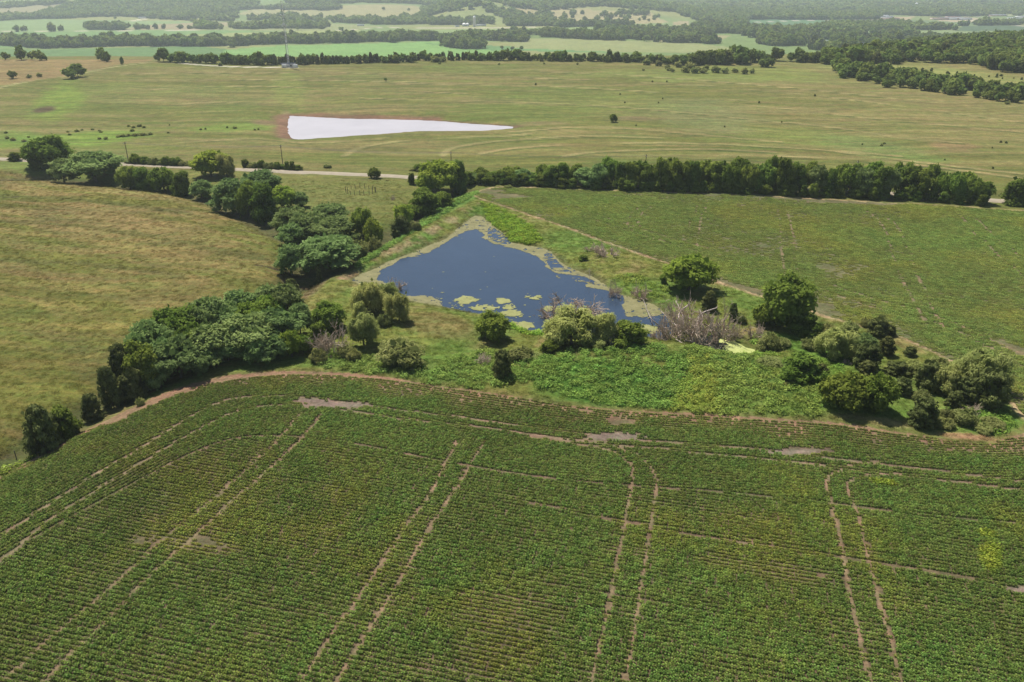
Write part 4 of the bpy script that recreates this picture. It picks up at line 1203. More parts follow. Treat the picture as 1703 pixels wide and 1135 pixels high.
for pts, dens in [([(-500, 900), (-300, 500), (-100, 285), (0, 283), (200, 300), (350, 330), (450, 385), (500, 440), (440, 500), (300, 580), (180, 640), (0, 745)], .50),
                  ([(560, 470), (640, 415), (770, 345), (800, 318), (860, 345), (1000, 395), (1120, 438), (1260, 492), (1400, 535), (1500, 560), (1640, 630), (1700, 700),
                    (1650, 742), (1500, 728), (1300, 705), (1120, 690), (900, 676), (700, 642), (600, 625), (430, 622), (440, 600), (480, 540), (500, 450)], .85),
                  ([(470, 300), (660, 300), (690, 340), (640, 380), (520, 340)], .3)]:
    pl = P(pts); x, y = random_in(pl, dens)
    k = not_water(x, y) & ~inside(CROP1, x, y) & ~inside(CROP2, x, y) & (np.abs(x) < y * .8 + 10)
    gx.append(x[k]); gy.append(y[k])
x, y = np.concatenate(gx), np.concatenate(gy)
C = land_colors(x, y) * rng.uniform(1.2, 1.65, len(x))[:, None]
scatter('rough_grass', slope_pts(x, y, -.03), np.c_[rng.normal(0, .15, (len(x), 2)), rng.uniform(0, 6.28, len(x))],
        np.repeat(rng.uniform(.5, 1.1, len(x))[:, None], 3, 1) * np.array([1.1, 1.1, .55]), C, GRASS, 'rough tufted grass of the near pasture and the pond banks', 'grass')
print('grass', len(x))

# ------------------------------------------------------------------ trees by the creek, the dam and the pond (photo column, top row, base row, width, kind, label)
TREES = [
 (84, 224, 288, 78, 'oak', 'tall broad grey green tree at the left end of the creek line beside the road'),
 (26, 253, 271, 24, 'hedge', 'small round dark tree on the roadside left of the tall creek tree'),
 (62, 255, 286, 26, 'hedge', 'dark narrow tree half under the tall leftmost creek tree'),
 (106, 262, 304, 46, 'mimosa', 'grey green tree right of the tall leftmost creek tree'),
 (158, 249, 306, 92, 'mimosa', 'widest feathery tree in the left part of the creek line'),
 (216, 276, 311, 46, 'oak', 'low mid green tree right of the wide feathery creek tree'),
 (238, 277, 313, 44, 'hedge', 'dark green tree in the middle of the low part of the left creek line'),
 (272, 276, 315, 46, 'oak', 'rounded green tree before the last small one of the left creek line'),
 (302, 285, 321, 38, 'hedge', 'small round dark green tree at the right end of the left creek line'),
 (352, 249, 302, 62, 'bright', 'tall light green open tree standing above the creek line by the road'),
 (378, 254, 300, 38, 'willow', 'light green airy tree leaning right of the tall open one'),
 (334, 298, 326, 38, 'mimosa', 'small grey green tree under the tall light green one'),
 (386, 294, 354, 68, 'mimosa', 'large layered grey green tree below the road bend of the creek line'),
 (438, 281, 336, 74, 'mimosa', 'large yellowish green layered tree beside the road above the creek'),
 (412, 300, 356, 48, 'oak', 'mid green tree between the two large layered creek trees'),
 (441, 306, 366, 54, 'hedge', 'dark green tree leaning over the pasture edge of the creek'),
 (474, 309, 352, 42, 'bright', 'bright green tree with yellow crown in the middle of the creek line'),
 (500, 318, 350, 34, 'mimosa', 'small feathery tree right of the bright green creek tree'),
 (486, 340, 388, 66, 'mimosa', 'grey green layered tree at the upper left of the lower creek grove'),
 (546, 337, 384, 70, 'mimosa', 'light layered tree at the top of the lower creek grove'),
 (515, 348, 402, 74, 'mimosa', 'flat topped tree in the middle of the lower creek grove'),
 (486, 368, 408, 48, 'mimosa', 'small layered tree on the pasture side of the lower creek grove'),
 (560, 358, 412, 76, 'mimosa', 'broad feathery tree above the largest one of the lower creek grove'),
 (604, 344, 398, 44, 'oak', 'upright dark green tree at the right edge of the lower creek grove'),
 (623, 361, 408, 34, 'bright', 'slim yellow green tree below the upright dark one by the dam'),
 (622, 385, 416, 28, 'shrub', 'pale green bush at the foot of the slim yellow green tree'),
 (543, 391, 452, 112, 'mimosa', 'largest spreading feathery tree at the lower end of the creek grove'),
 (484, 402, 452, 50, 'mimosa', 'open grey green tree left of the largest spreading one'),
 (596, 388, 422, 34, 'shrub', 'brownish green tree between the creek grove and the dam'),
 (730, 264, 326, 70, 'bright', 'tall bright green tree where the hedgerow meets the road'),
 (762, 267, 318, 34, 'hedge', 'tall dark tree at the left end of the hedgerow'),
 (716, 284, 326, 50, 'bright', 'yellow green tree in front of the tall bright one by the road'),
 (685, 287, 309, 15, 'hedge', 'tiny narrow tree at the left of the roadside group'),
 (704, 314, 360, 60, 'hedge', 'big dark green tree above the dam'),
 (737, 318, 348, 40, 'hedge', 'dark tree right behind the big one above the dam'),
 (672, 338, 376, 38, 'bright', 'round olive green tree above the dam'),
 (668, 358, 394, 40, 'cedar', 'dark juniper like tree at the foot of the round olive one'),
 (690, 362, 388, 24, 'shrub', 'small dark bush right of the juniper like tree on the dam'),
 (623, 277, 299, 21, 'oak', 'small round tree alone beside the gravel road'),
 (1020, 189, 205, 14, 'oak', 'small dark tree alone in the hill pasture right of the white pond'),
 (480, 468, 534, 50, 'mimosa', 'feathery tree at the upper right end of the big left grove'),
 (448, 470, 528, 62, 'mimosa', 'high layered tree at the top of the big left grove'),
 (404, 481, 540, 70, 'mimosa', 'second layered tree along the pasture side of the big left grove'),
 (352, 492, 562, 70, 'mimosa', 'third layered tree along the pasture side of the big left grove'),
 (300, 510, 580, 70, 'oak', 'darker tree in the pasture side of the big left grove'),
 (258, 530, 605, 66, 'mimosa', 'feathery tree near the left end of the big left grove'),
 (470, 510, 585, 76, 'mimosa', 'broad dark layered tree on the pond side of the big left grove'),
 (415, 520, 598, 88, 'mimosa', 'widest tree in the heart of the big left grove'),
 (355, 540, 612, 84, 'mimosa', 'wide feathery tree on the crop side of the big left grove'),
 (300, 560, 632, 78, 'mimosa', 'low spreading tree hanging over the crop side of the big left grove'),
 (448, 555, 606, 66, 'mimosa', 'low tree on the crop side at the right end of the big left grove'),
 (486, 548, 598, 38, 'bright', 'light green sapling at the lower right corner of the big left grove'),
 (242, 570, 640, 66, 'oak', 'dark rounded tree at the crop side of the left grove tail'),
 (208, 572, 640, 54, 'cedar', 'dark olive juniper above the tail of the left grove'),
 (222, 608, 655, 54, 'cedar', 'dark juniper in the tail of the left grove'),
 (184, 608, 662, 44, 'cedar', 'spiky dark juniper leaning left in the tail of the left grove'),
 (152, 655, 684, 40, 'cedar', 'small dark juniper at the very end of the left grove'),
 (486, 463, 491, 30, 'cedar', 'small dark juniper on the creek bank above the left grove'),
 (530, 444, 459, 13, 'cedar', 'tiny dark juniper on the bank left of the blue pond'),
 (72, 674, 742, 66, 'cedar', 'large blue green juniper alone at the left edge of the near field'),
 (108, 676, 716, 50, 'hedge', 'dark leafy tree joined to the right of the large blue green juniper'),
 (232, 658, 671, 16, 'shrub', 'tiny dark bush between the left grove and the near field'),
 (614, 466, 526, 58, 'willow', 'tall olive willow at the left corner of the blue pond'),
 (646, 468, 500, 34, 'willow', 'pale willow at the water edge by the drowned brush'),
 (664, 484, 539, 44, 'willow', 'rounded olive willow right of the tall one at the left of the pond'),
 (548, 504, 556, 54, 'oak', 'grey green tree on the bank between the left grove and the willows'),
 (532, 535, 575, 36, 'hedge', 'dark bush beside the dead brush near the left grove'),
 (605, 519, 582, 56, 'willow', 'round yellow green willow below the tall olive one'),
 (668, 546, 613, 88, 'shrub', 'wide spiky olive bush on the open bank below the pond'),
 (575, 566, 596, 34, 'shrub', 'small green bush below the dead brush near the left grove'),
 (820, 521, 573, 62, 'oak', 'compact round dark green tree alone on the bank below the pond'),
 (835, 580, 640, 38, 'cedar', 'upright dark green tree at the field edge below the round dark one'),
 (803, 571, 585, 15, 'shrub', 'tiny green bush on the weedy bank below the round dark tree'),
 (864, 570, 612, 48, 'shrub', 'dull green bush left of the big pond willow'),
 (912, 566, 600, 34, 'hedge', 'dark bush at the foot of the big pond willow'),
 (950, 514, 592, 90, 'willow', 'largest pale willow on the near shore of the blue pond'),
 (1008, 519, 584, 58, 'willow', 'smaller pale willow right of the largest one on the near shore'),
 (1044, 533, 590, 62, 'hedge', 'dark green tree right of the pond willows'),
 (955, 592, 612, 38, 'shrub', 'low pale bush in the weeds below the pond willows'),
 (1145, 424, 494, 90, 'bright', 'big bright green spreading tree above the right end of the pond'),
 (1103, 456, 473, 16, 'hedge', 'tiny dark bush left of the big bright green tree'),
 (1178, 483, 520, 30, 'cedar', 'small dark juniper behind the fallen dead tree'),
 (1218, 503, 536, 18, 'cedar', 'narrow dark juniper right of the fallen dead tree'),
 (1306, 459, 552, 96, 'oak', 'tallest green tree standing at the edge of the far soybean field'),
 (1272, 500, 546, 44, 'oak', 'lower green tree at the left of the tallest one'),
 (1337, 520, 562, 52, 'hedge', 'dark low tree at the right foot of the tallest one'),
 (1281, 541, 580, 40, 'shrub', 'grey green juniper bush below the tallest tree'),
 (1376, 528, 562, 30, 'shrub', 'brownish bush right of the tallest tree'),
 (1386, 546, 602, 60, 'willow', 'rounded yellow green willow in the right thicket'),
 (1278, 590, 625, 42, 'shrub', 'low spiky green bush on the weedy mound'),
 (1330, 588, 652, 80, 'hedge', 'broad dark green tree at the right end of the weedy mound'),
 (1362, 605, 645, 30, 'cedar', 'greyish juniper against the broad dark tree'),
 (1438, 522, 545, 20, 'shrub', 'tiny yellowish bush at the top of the right thicket'),
 (1459, 524, 562, 42, 'cedar', 'pointed dark juniper at the top of the right thicket'),
 (1436, 554, 586, 44, 'mimosa', 'grey green tree in the right thicket under the pointed juniper'),
 (1472, 560, 594, 34, 'cedar', 'dark juniper at the field side of the right thicket'),
 (1440, 568, 618, 52, 'cedar', 'wide brownish juniper in the heart of the right thicket'),
 (1441, 600, 627, 36, 'cedar', 'small dark juniper at the foot of the brownish one'),
 (1513, 576, 594, 26, 'cedar', 'small dark juniper near the far field right of the thicket'),
 (1492, 600, 627, 46, 'cedar', 'flat dark juniper in the middle of the right thicket'),
 (1499, 627, 660, 38, 'cedar', 'rounded brownish juniper behind the two dark oaks'),
 (1541, 597, 652, 48, 'cedar', 'tall dark green juniper left of the yellow willow'),
 (1570, 606, 660, 54, 'willow', 'low yellow willow in the right thicket'),
 (1625, 582, 660, 84, 'willow', 'large yellow green willow at the right end of the thicket'),
 (1642, 610, 684, 70, 'cedar', 'large dark spiky juniper under the large yellow willow'),
 (1600, 626, 670, 42, 'cedar', 'dark juniper left of the large spiky one'),
 (1400, 619, 694, 82, 'oak', 'dark green oak nearest the field at the left of a pair'),
 (1454, 618, 695, 70, 'oak', 'dark green oak at the right of a pair nearest the field'),
 (1532, 661, 714, 56, 'cedar', 'oval dark brownish juniper alone at the field edge'),
 (1604, 671, 708, 44, 'shrub', 'low olive bush right of the oval juniper'),
 (1575, 673, 700, 28, 'shrub', 'faint green bush between the oval juniper and the low olive bush'),
 (970, 424, 434, 17, 'hedge', 'tiny dark green bush on the bank right of the pond'),
 (1690, 294, 346, 50, 'hedge', 'dark tree by itself at the right edge beyond the hedgerow gap'),
 (1735, 296, 352, 50, 'hedge', 'dark tree past the right edge beyond the hedgerow gap'),
 (700, 272, 288, 40, 'shrub', 'low bush on the far side of the road before the hedgerow'),
 (545, 271, 281, 14, 'shrub', 'tiny bush on the far roadside between two poles'),
 (846, 306, 314, 16, 'shrub', 'tiny pale bush under the left part of the hedgerow'),
]
for t in TREES:
    px, yt, yb, wp, kind, lab = t
    if 'left grove' in lab and kind in ('mimosa', 'oak'): wp *= 1.16
    bushy = kind == 'shrub' or (yb - yt) * 1.0 < 18
    plant_tree(px, yt, yb, wp, kind, lab, 'bush' if ' bush' in lab else ('juniper' if 'juniper' in lab else ('willow' if kind == 'willow' and 'willow' in lab else 'tree')), 'bush' if ' bush' in lab else 'tree')

for i, (px, yt, yb, wp, kd) in enumerate([(1300, 556, 580, 34, 'shrub'), (1345, 560, 584, 34, 'shrub'), (1412, 528, 556, 30, 'shrub'), (1425, 575, 600, 30, 'willow'), (1480, 540, 560, 22, 'cedar'), (1515, 600, 622, 34, 'willow'),
        (1530, 640, 668, 34, 'shrub'), (1470, 622, 645, 30, 'cedar'), (1560, 590, 615, 34, 'shrub'), (1590, 600, 640, 36, 'willow'), (1585, 650, 680, 34, 'cedar'), (1650, 690, 715, 44, 'shrub'), (1232, 515, 540, 20, 'shrub'),
        (1265, 560, 580, 24, 'shrub'), (1310, 635, 655, 26, 'shrub'), (1635, 700, 722, 34, 'shrub'), (1570, 690, 714, 30, 'shrub'), (505, 555, 590, 34, 'oak'), (528, 575, 605, 34, 'shrub'), (590, 575, 600, 28, 'shrub'), (600, 500, 535, 30, 'willow'),
        (890, 585, 608, 30, 'shrub'), (985, 560, 592, 40, 'willow'), (930, 535, 580, 50, 'willow'), (640, 515, 545, 24, 'shrub')]):
    plant_tree(px, yt, yb, wp, kd, nth(i + 1) + ' low scrub bush filling between the bigger ones near the pond', 'bush', 'bush', 'low scrub between the bigger trees')

# the canopy of the big left grove closes between the named trees
for i, (px, yt, yb, wp) in enumerate([(330, 505, 575, 60), (380, 505, 560, 66), (430, 500, 560, 64), (320, 540, 610, 60), (380, 560, 606, 60), (275, 560, 625, 56), (430, 560, 608, 50), (395, 548, 600, 60),
                                      (345, 572, 618, 50), (265, 590, 640, 50), (450, 490, 545, 50), (500, 500, 560, 40), (235, 550, 620, 44)]):
    plant_tree(px, yt, yb, wp, random.choice(['mimosa', 'mimosa', 'oak']), nth(i + 1) + ' lesser tree in the closed canopy of the big left grove', 'tree', 'tree', 'canopy trees of the big left grove')

# hedgerow: two staggered rows
hb = np.array(HEDGE_BASE, float)
htop = np.array([(770, 280), (850, 277), (885, 281), (925, 266), (950, 274), (1000, 262), (1050, 262), (1075, 268), (1130, 258), (1165, 264), (1200, 268), (1240, 262), (1300, 260), (1340, 268), (1370, 276),
                 (1400, 272), (1450, 266), (1490, 268), (1530, 279), (1545, 274), (1600, 286), (1625, 296), (1650, 291)], float)
x_ = 784.0; k = 0; nb_ = nf_ = nu_ = 0
while x_ < 1636:
    yb = np.interp(x_, hb[:, 0], hb[:, 1]) + 4; yt = np.interp(x_, htop[:, 0], htop[:, 1])
    tall = yb - yt
    wv = random.uniform(30, 44) * (.8 + .2 * tall / 50)
    back = k % 3 == 1
    kind = random.choice(['hedge', 'hedge', 'oak', 'hedge', 'mimosa']) if not back else 'oak'
    if back: nb_ += 1; plant_tree(x_, yt - random.uniform(0, 4), yb - 6, wv, kind, nth(nb_) + ' back row tree from the left end of the long dark hedgerow', 'tree', 'tree', 'hedgerow trees by the far soybean field')
    else: nf_ += 1; plant_tree(x_, yt + random.uniform(-2, 9), yb + random.uniform(-1, 1), wv, kind, nth(nf_) + ' front row tree from the left end of the long dark hedgerow', 'tree', 'tree', 'hedgerow trees by the far soybean field')
    if True:
        nu_ += 1; plant_tree(x_ + random.uniform(-8, 8), yb - random.uniform(17, 24), yb + random.uniform(0, 2.5), random.uniform(18, 28), 'hedge', nth(nu_) + ' low bush from the left at the foot of the long hedgerow', 'bush', 'bush', 'bushes at the hedgerow foot')
    x_ += random.uniform(14, 21); k += 1
# roadside bushes
for a, b, n, yt, yb, lab, grp in [(212, 342, 15, 257, 274, 'low bush in the roadside row above the creek', 'roadside bushes above the creek'),
                             (405, 500, 11, 266, 281, 'low bush in the roadside row by the middle pole', 'roadside bushes by the middle pole'),
                             (690, 750, 5, 272, 286, 'low bush by the road before the hedgerow', 'bushes at the hedgerow end')]:
    for i in range(n):
        q = a + (b - a) * (i + .5) / n
        dy = (q - a) * .05
        plant_tree(q, yt + dy + random.uniform(-3, 4), yb + dy, random.uniform(12, 20), random.choice(['shrub', 'hedge', 'oak']), nth(i + 1) + ' from the left: ' + lab, 'bush', 'bush', grp)

# ------------------------------------------------------------------ dead trees and brush
def branch(mb, p, d, L, r, lvl, g, k=4, mi=0, spread=.55):
    n = 4
    pts = [p]; dd = d.copy()
    for i in range(n):
        dd = unit(dd + g.normal(0, .16, 3)); pts.append(pts[-1] + dd * L / n)
    mb.tube(pts, np.linspace(r, r * .5, n + 1), k, mi)
    if lvl <= 0: return
    for i in range(g.integers(3, 5)):
        t = g.integers(1, n + 1)
        nd = unit(dd + g.normal(0, spread, 3) + np.array([0, 0, .10]))
        branch(mb, pts[t], nd, L * g.uniform(.5, .78), r * .62, lvl - 1, g, 3 if lvl < 3 else 4, mi, spread)
def brush_mesh(seed, stems=14, lvl=3, up=1.0):
    g = np.random.default_rng(seed); mb = MB()
    for i in range(stems):
        a = g.uniform(0, 6.28); tilt = g.uniform(.25, 1.5)
        d = unit(np.array([math.cos(a) * tilt, math.sin(a) * tilt, up]))
        branch(mb, np.array([math.cos(a) * .25, math.sin(a) * .25, -.08]), d, g.uniform(.4, .62), .034, lvl, g)
    return mb
BRUSH = [brush_mesh(500 + i).mesh('dead_brush', DEADTWIG) for i in range(4)]
print('brush faces', len(BRUSH[0].polygons))
DEAD = [(945, 482, 524, 84, 'reddish grey dead brush standing in the water before the near shore'), (920, 487, 523, 40, 'taller spiky grey dead brush at the left of the drowned clump'),
        (985, 500, 526, 34, 'small reddish dead brush at the right end of the drowned clump'), (656, 461, 479, 34, 'grey dead brush at the left corner of the blue pond'),
        (1022, 462, 488, 26, 'grey dead brush at the far shore of the pond'), (1066, 461, 492, 32, 'brownish dead brush on the right bank of the pond'),
        (1012, 402, 428, 44, 'grey dead brush on the bank under the far soybean field'), (988, 404, 421, 26, 'smaller dead brush left of the grey one under the far field'),
        (556, 530, 588, 58, 'dead grey brown brush between the left grove and the willows'), (1118, 492, 560, 50, 'grey dead crown at the left of the fallen dead tree'),
        (1142, 490, 552, 70, 'bare pinkish crown in the middle of the dead tree tangle'), (1196, 500, 560, 60, 'tan dead brush at the right of the dead tree tangle'),
        (1165, 510, 566, 56, 'dense dead brush at the foot of the tangle'), (1098, 538, 562, 30, 'pale dead twigs at the near edge of the tangle'),
        (1220, 534, 560, 30, 'small grey dead brush right of the tangle'), (1255, 533, 562, 34, 'round grey dead brush left of the tallest tree'),
        (805, 588, 614, 30, 'bleached dead branches beside the upright dark tree'), (1408, 596, 608, 16, 'tiny grey dead bush in the right thicket'),
        (1608, 668, 690, 34, 'pinkish dead brush under the large yellow willow'), (965, 547, 562, 24, 'dead twigs on the near shore by the willows')]
for i, (px, yt, yb, wp, lab) in enumerate(DEAD):
    x, y = at2(px, yb - 3); z = max(ground(x, y), -1.3)
    H = height_to(x, y, yt) - z; rad = wp / 2 * depth(x, y, z) / FPX
    o = link('dead_brush', BRUSH[i % 4]); o.location = (x, y, z); o.rotation_euler = (0, 0, i * 1.3)
    o.scale = (rad / .85, rad / .85, max(H, .6) / 1.15)
    tag(o, lab, 'dead brush')
def limbs(name, pts_list, lab, mat, cat='dead tree'):
    """a dead tree: each limb given by photo points plus heights above the ground"""
    base = pts_list[0][0][0]
    x0, y0 = at2(base[0], base[1]); z0 = max(ground(x0, y0), -1.2)
    root = empty(name, (x0, y0, z0)); tag(root, lab, cat)
    g = np.random.default_rng(len(lab))
    for j, (pp, r) in enumerate(pts_list):
        W = []
        for (px, py, h) in pp:
            gx_, gy_ = at2(px, py)
            # slide towards the camera along the sight line to height h
            f = 1 - (h + .0) / (CAMZ - 0.0)
            W.append((gx_ * f - x0, gy_ * f - y0, max(ground(gx_, gy_), -1.2) * (1 if h < .5 else 0) + h - z0 if h >= .5 else h - .1))
        W = smooth(np.array(W), 3)
        mb = MB(); mb.tube(W, np.linspace(r, r * .35, len(W)), 6)
        o = mb.build('limb' if j else 'trunk', mat, root)
        tw = MB()
        for q in range(5):
            i0 = g.integers(len(W) // 3, len(W)); branch(tw, W[i0], unit(g.normal(0, 1, 3) + np.array([0, 0, .4])), g.uniform(1, 2.2), r * .3, 1, g)
        tw.build('twigs', DEADTWIG, o)
    return root
limbs('fallen_tree', [([(1130, 556, 0), (1128, 536, 1.2), (1132, 518, 2.4), (1148, 505, 3.2)], .38), ([(1130, 556, 0), (1137, 532, 2.0), (1130, 512, 3.4), (1124, 500, 4.0)], .22),
                      ([(1132, 548, .6), (1112, 530, 1.6), (1098, 516, 2.2)], .18)], 'thick pale dead trunk with bare limbs at the right end of the pond', PALEWOOD)
limbs('fallen_tree', [([(1152, 562, 0), (1160, 540, 1.5), (1166, 522, 2.8), (1192, 512, 3.4)], .36), ([(1152, 562, 0), (1168, 532, 2.2), (1164, 515, 3.4)], .2),
                      ([(1176, 558, .3), (1168, 540, 1.6), (1166, 524, 2.8)], .16), ([(1146, 560, .2), (1156, 545, 1.4), (1164, 528, 2.6)], .16)],
      'pale broken dead tree with splayed limbs right of the first trunk', PALEWOOD)
limbs('fallen_tree', [([(1098, 534, .2), (1084, 531, .5), (1078, 520, .8), (1070, 498, 1.3)], .16), ([(1098, 534, .2), (1106, 526, .8), (1112, 522, 1.4)], .12), ([(1086, 532, .3), (1082, 522, .9)], .1)],
      'bare forked limb reaching left over the pond water', DEADWOOD)
limbs('dead_snag', [([(1019, 590, 0), (1018, 572, 1.8), (1014, 558, 3.4)], .2), ([(1019, 582, 1), (1026, 562, 3.2)], .14), ([(1018, 578, 1.4), (1010, 560, 3.2)], .1)],
      'pale bare snag among the willows on the near shore', PALEWOOD)
limbs('dead_sapling', [([(981, 465, 0), (981, 454, 1.3), (980, 446, 2.4)], .08), ([(981, 459, .8), (975, 455, 1.3)], .05), ([(981, 459, .8), (988, 456, 1.3)], .05)],
      'thin bare sapling standing in the shallow water at the far shore', DEADWOOD)
limbs('fallen_log', [([(1124, 560, .2), (1134, 566, .3), (1140, 568, .3)], .16), ([(1130, 564, .3), (1136, 560, .5)], .08)], 'pale log lying on the bank below the dead tree tangle', PALEWOOD)
limbs('fallen_log', [([(1195, 571, .2), (1200, 576, .3)], .12), ([(1197, 573, .3), (1203, 571, .5)], .06)], 'short pale log at the edge of the duckweed pool', PALEWOOD)

# ------------------------------------------------------------------ single shrubs in the pastures
small = [(22, 131, 14), (49, 130, 8), (66, 128, 9), (130, 128, 24), (118, 131, 20), (170, 101, 18), (178, 103, 14), (204, 108, 6), (36, 100, 20), (52, 100, 12), (66, 101, 16), (74, 101, 9), (10, 100, 12), (272, 103, 20), (262, 102, 10),
         (366, 110, 8), (641, 135, 6), (731, 107, 5), (891, 142, 4), (1085, 137, 3), (1109, 137, 3), (1102, 165, 3), (1031, 158, 3), (1039, 172, 3), (1095, 172, 3),
         (1470, 240, 5), (1466, 243, 5), (1434, 241, 3), (1664, 238, 4), (1673, 239, 4), (1571, 267, 3), (1651, 281, 4), (1650, 247, 3), (1355, 161, 4), (1262, 172, 4), (1675, 174, 8), (1684, 170, 6), (1300, 204, 3), (1205, 212, 3), (1058, 210, 3),
         (10, 222, 7), (12, 231, 8), (22, 234, 9), (40, 236, 8), (48, 229, 5), (128, 219, 8), (136, 217, 5), (154, 216, 6), (165, 218, 5), (168, 221, 6), (214, 211, 6), (222, 213, 7), (232, 211, 8), (220, 219, 8), (240, 213, 6),
         (113, 220, 5), (116, 225, 6), (196, 229, 6), (205, 228, 8), (214, 227, 8), (226, 227, 9), (238, 226, 9), (250, 225, 8), (176, 232, 8), (166, 232, 6), (280, 222, 5), (282, 209, 3), (334, 217, 4), (342, 216, 4),
         (378, 213, 4), (391, 214, 7), (424, 217, 4), (430, 216, 4), (1075, 108, 14), (1096, 110, 12), (1110, 115, 10), (1128, 112, 14), (1148, 115, 16), (1150, 108, 12), (1162, 118, 9), (1175, 116, 10),
         (1070, 118, 5), (1112, 118, 8), (1118, 120, 9), (1140, 121, 14), (1155, 122, 14), (1170, 122, 12), (1190, 121, 16), (1205, 122, 12), (1222, 121, 10), (1238, 123, 14), (1250, 122, 10), (905, 107, 4), (830, 108, 4), (960, 108, 5)]
def sshrub(px, py, wp, kind, lab, grp, hf=.75, name='bush'):
    x, y = at2(px, py); rad = wp / 2 * depth(x, y) / FPX
    return far_tree(x, y, rad, rad * 2 * hf, kind, name, lab, 'bush' if name == 'bush' else 'tree', grp)
UNIQ = {(22, 131): 'round dark bush left of the farm track on the left hill', (49, 130): 'small faint bush second from the left on the left hill', (66, 128): 'small bush third from the left on the left hill',
        (130, 128): 'leaning dark tree beside the farm track', (118, 131): 'low dark thicket under the leaning tree by the farm track', (170, 101): 'broad bush on the crest left of the track end',
        (204, 108): 'narrow upright tree beside the farm track', (272, 103): 'leaning dark tree at the end of the farm track', (641, 135): 'tiny round tree alone above the white pond', (366, 110): 'small bush by the white access road',
        (1675, 174): 'small dark bush under the right end of the belt'}
CNT = {}
small.sort()
for px, py, wp in small:
    lab = UNIQ.get((px, py))
    if lab is None:
        if py < 105 and px < 300: lab, grp = 'dark tree on the crest at the left edge of the hill', 'trees on the left crest'
        elif px < 500 and py > 205: lab, grp = 'dark weedy bush in the green swale above the left road', 'bushes in the green swale'
        elif py < 125 and px > 800: lab, grp = 'pale green bush on the rough ground below the crest trees', 'bushes below the crest trees'
        else: lab, grp = 'small dark bush dotted over the hill pasture', 'bushes dotted over the hill pasture'
        CNT[lab] = CNT.get(lab, 0) + 1; lab = nth(CNT[lab]) + ' from the left: ' + lab
    else: grp = None
    crest = py < 105 and px < 300
    istree = 'tree' in lab and 'crest trees' not in lab and 'bush' not in lab
    pale = 'crest trees' in lab
    kind = 'farshrub' if pale else 'far' if (crest or 'tree' in lab or wp > 9) else 'farcedar' if wp < 5 else 'farshrub'
    if kind == 'farcedar': wp = wp * 1.1
    sshrub(px, py, wp * 1.1, kind, lab, grp, 1.0 if crest else (1.9 if wp == 6 and px == 204 else .62 if (px < 500 and py > 205) else .8), 'tree' if istree else 'bush')
for i in range(5):
    sshrub(200 + i * 11 + 0, 228 - i * .6, 10, 'farshrub', 'low weedy bush in the dark strip of the green swale', 'low bushes of the swale strip', .4)

# ------------------------------------------------------------------ crest trees, right belt and hill wood (single trees)
NF = {'n': 0}
def belt(pts, n0, w_px, spread_px, kinds, lab, grp, hf=(.8, 1.1), name='tree'):
    pl = np.array(pts, float); s = np.r_[0, np.cumsum(np.hypot(*np.diff(pl, axis=0).T))]
    n = int(n0 * 1.25) if n0 > 10 else n0
    for i in range(n):
        q = (i + random.uniform(.1, .9)) / n * s[-1]
        px = np.interp(q, s, pl[:, 0]); py = np.interp(q, s, pl[:, 1]) - random.uniform(0, 1) * spread_px
        x, y = at2(px, py); rad = random.uniform(*w_px) / 2 * (1.15 if n0 > 10 else 1) * depth(x, y) / FPX
        k = random.choice(kinds)
        o_ = far_tree(x, y, rad * (.75 if k == 'farcedar' else 1), rad * 2.1 * random.uniform(*hf), k, name, (nth(i + 1) + ' from the left: ' + lab) if n > 2 else lab, name, grp); o_.location.z -= .10 * o_.scale.z
        NF['n'] += 1
belt([(288, 104), (330, 105), (420, 108), (445, 108.5)], 15, (13, 19), 0, ['far'], 'dark tree in the row behind the access road', 'trees behind the access road', (.75, 1.0))
belt([(425, 108), (440, 108)], 2, (20, 22), 0, ['far'], 'taller bright tree in the row behind the access road', 'tall trees behind the access road', (.95, 1.05))
belt([(445, 109), (550, 107), (600, 106), (690, 104.5)], 36, (10, 15), 1.5, ['far', 'farcedar', 'farcedar', 'far'], 'dark tree on the crest right of the mast', 'crest trees right of the mast', (.8, 1.1))
belt([(680, 102), (700, 102), (780, 101), (800, 101)], 14, (10, 15), 1.5, ['farcedar', 'far'], 'dark tree on the crest above the gap', 'crest trees above the gap')
belt([(718, 104), (748, 103)], 2, (16, 20), 0, ['farshrub'], 'pale round bush in the gap of the crest row', 'pale bushes in the crest gap', (.65, .8), 'bush')
belt([(780, 102), (860, 102), (950, 103), (1060, 105), (1130, 108), (1200, 108)], 48, (11, 18), 2.5, ['far', 'far', 'farcedar'], 'tree in the thick middle crest row', 'crest trees in the middle', (.7, 1.0))
belt([(1268, 111), (1280, 112)], 2, (18, 22), 0, ['far'], 'dark tree standing alone on the rough ground before the ridge wood', 'lone trees before the ridge wood', (.7, .8))
belt([(1392, 124), (1430, 132), (1480, 138), (1540, 146), (1600, 156), (1660, 164), (1720, 172)], 46, (17, 26), 10, ['far'], 'rounded tree in the belt crossing the right hill', 'belt trees on the right hill', (.75, 1.0))
belt([(1400, 128), (1520, 147), (1700, 172)], 16, (12, 18), -2, ['far'], 'small tree on the near side of the right belt', 'small trees beside the right belt', (.8, 1.0))
belt([(1470, 145), (1488, 147)], 2, (13, 18), 0, ['far'], 'small tree with its own shadow just in front of the belt', 'two trees before the belt', (.8, 1.0))
for i in range(40):
    px = random.uniform(1400, 1703); py = 108 + (px - 1400) * .07 + random.uniform(0, 14)
    sshrub(px, py, random.uniform(3, 7), random.choice(['farshrub', 'farcedar']), 'small bush scattered over the straw coloured slope behind the right belt', 'bushes on the straw slope', .9)

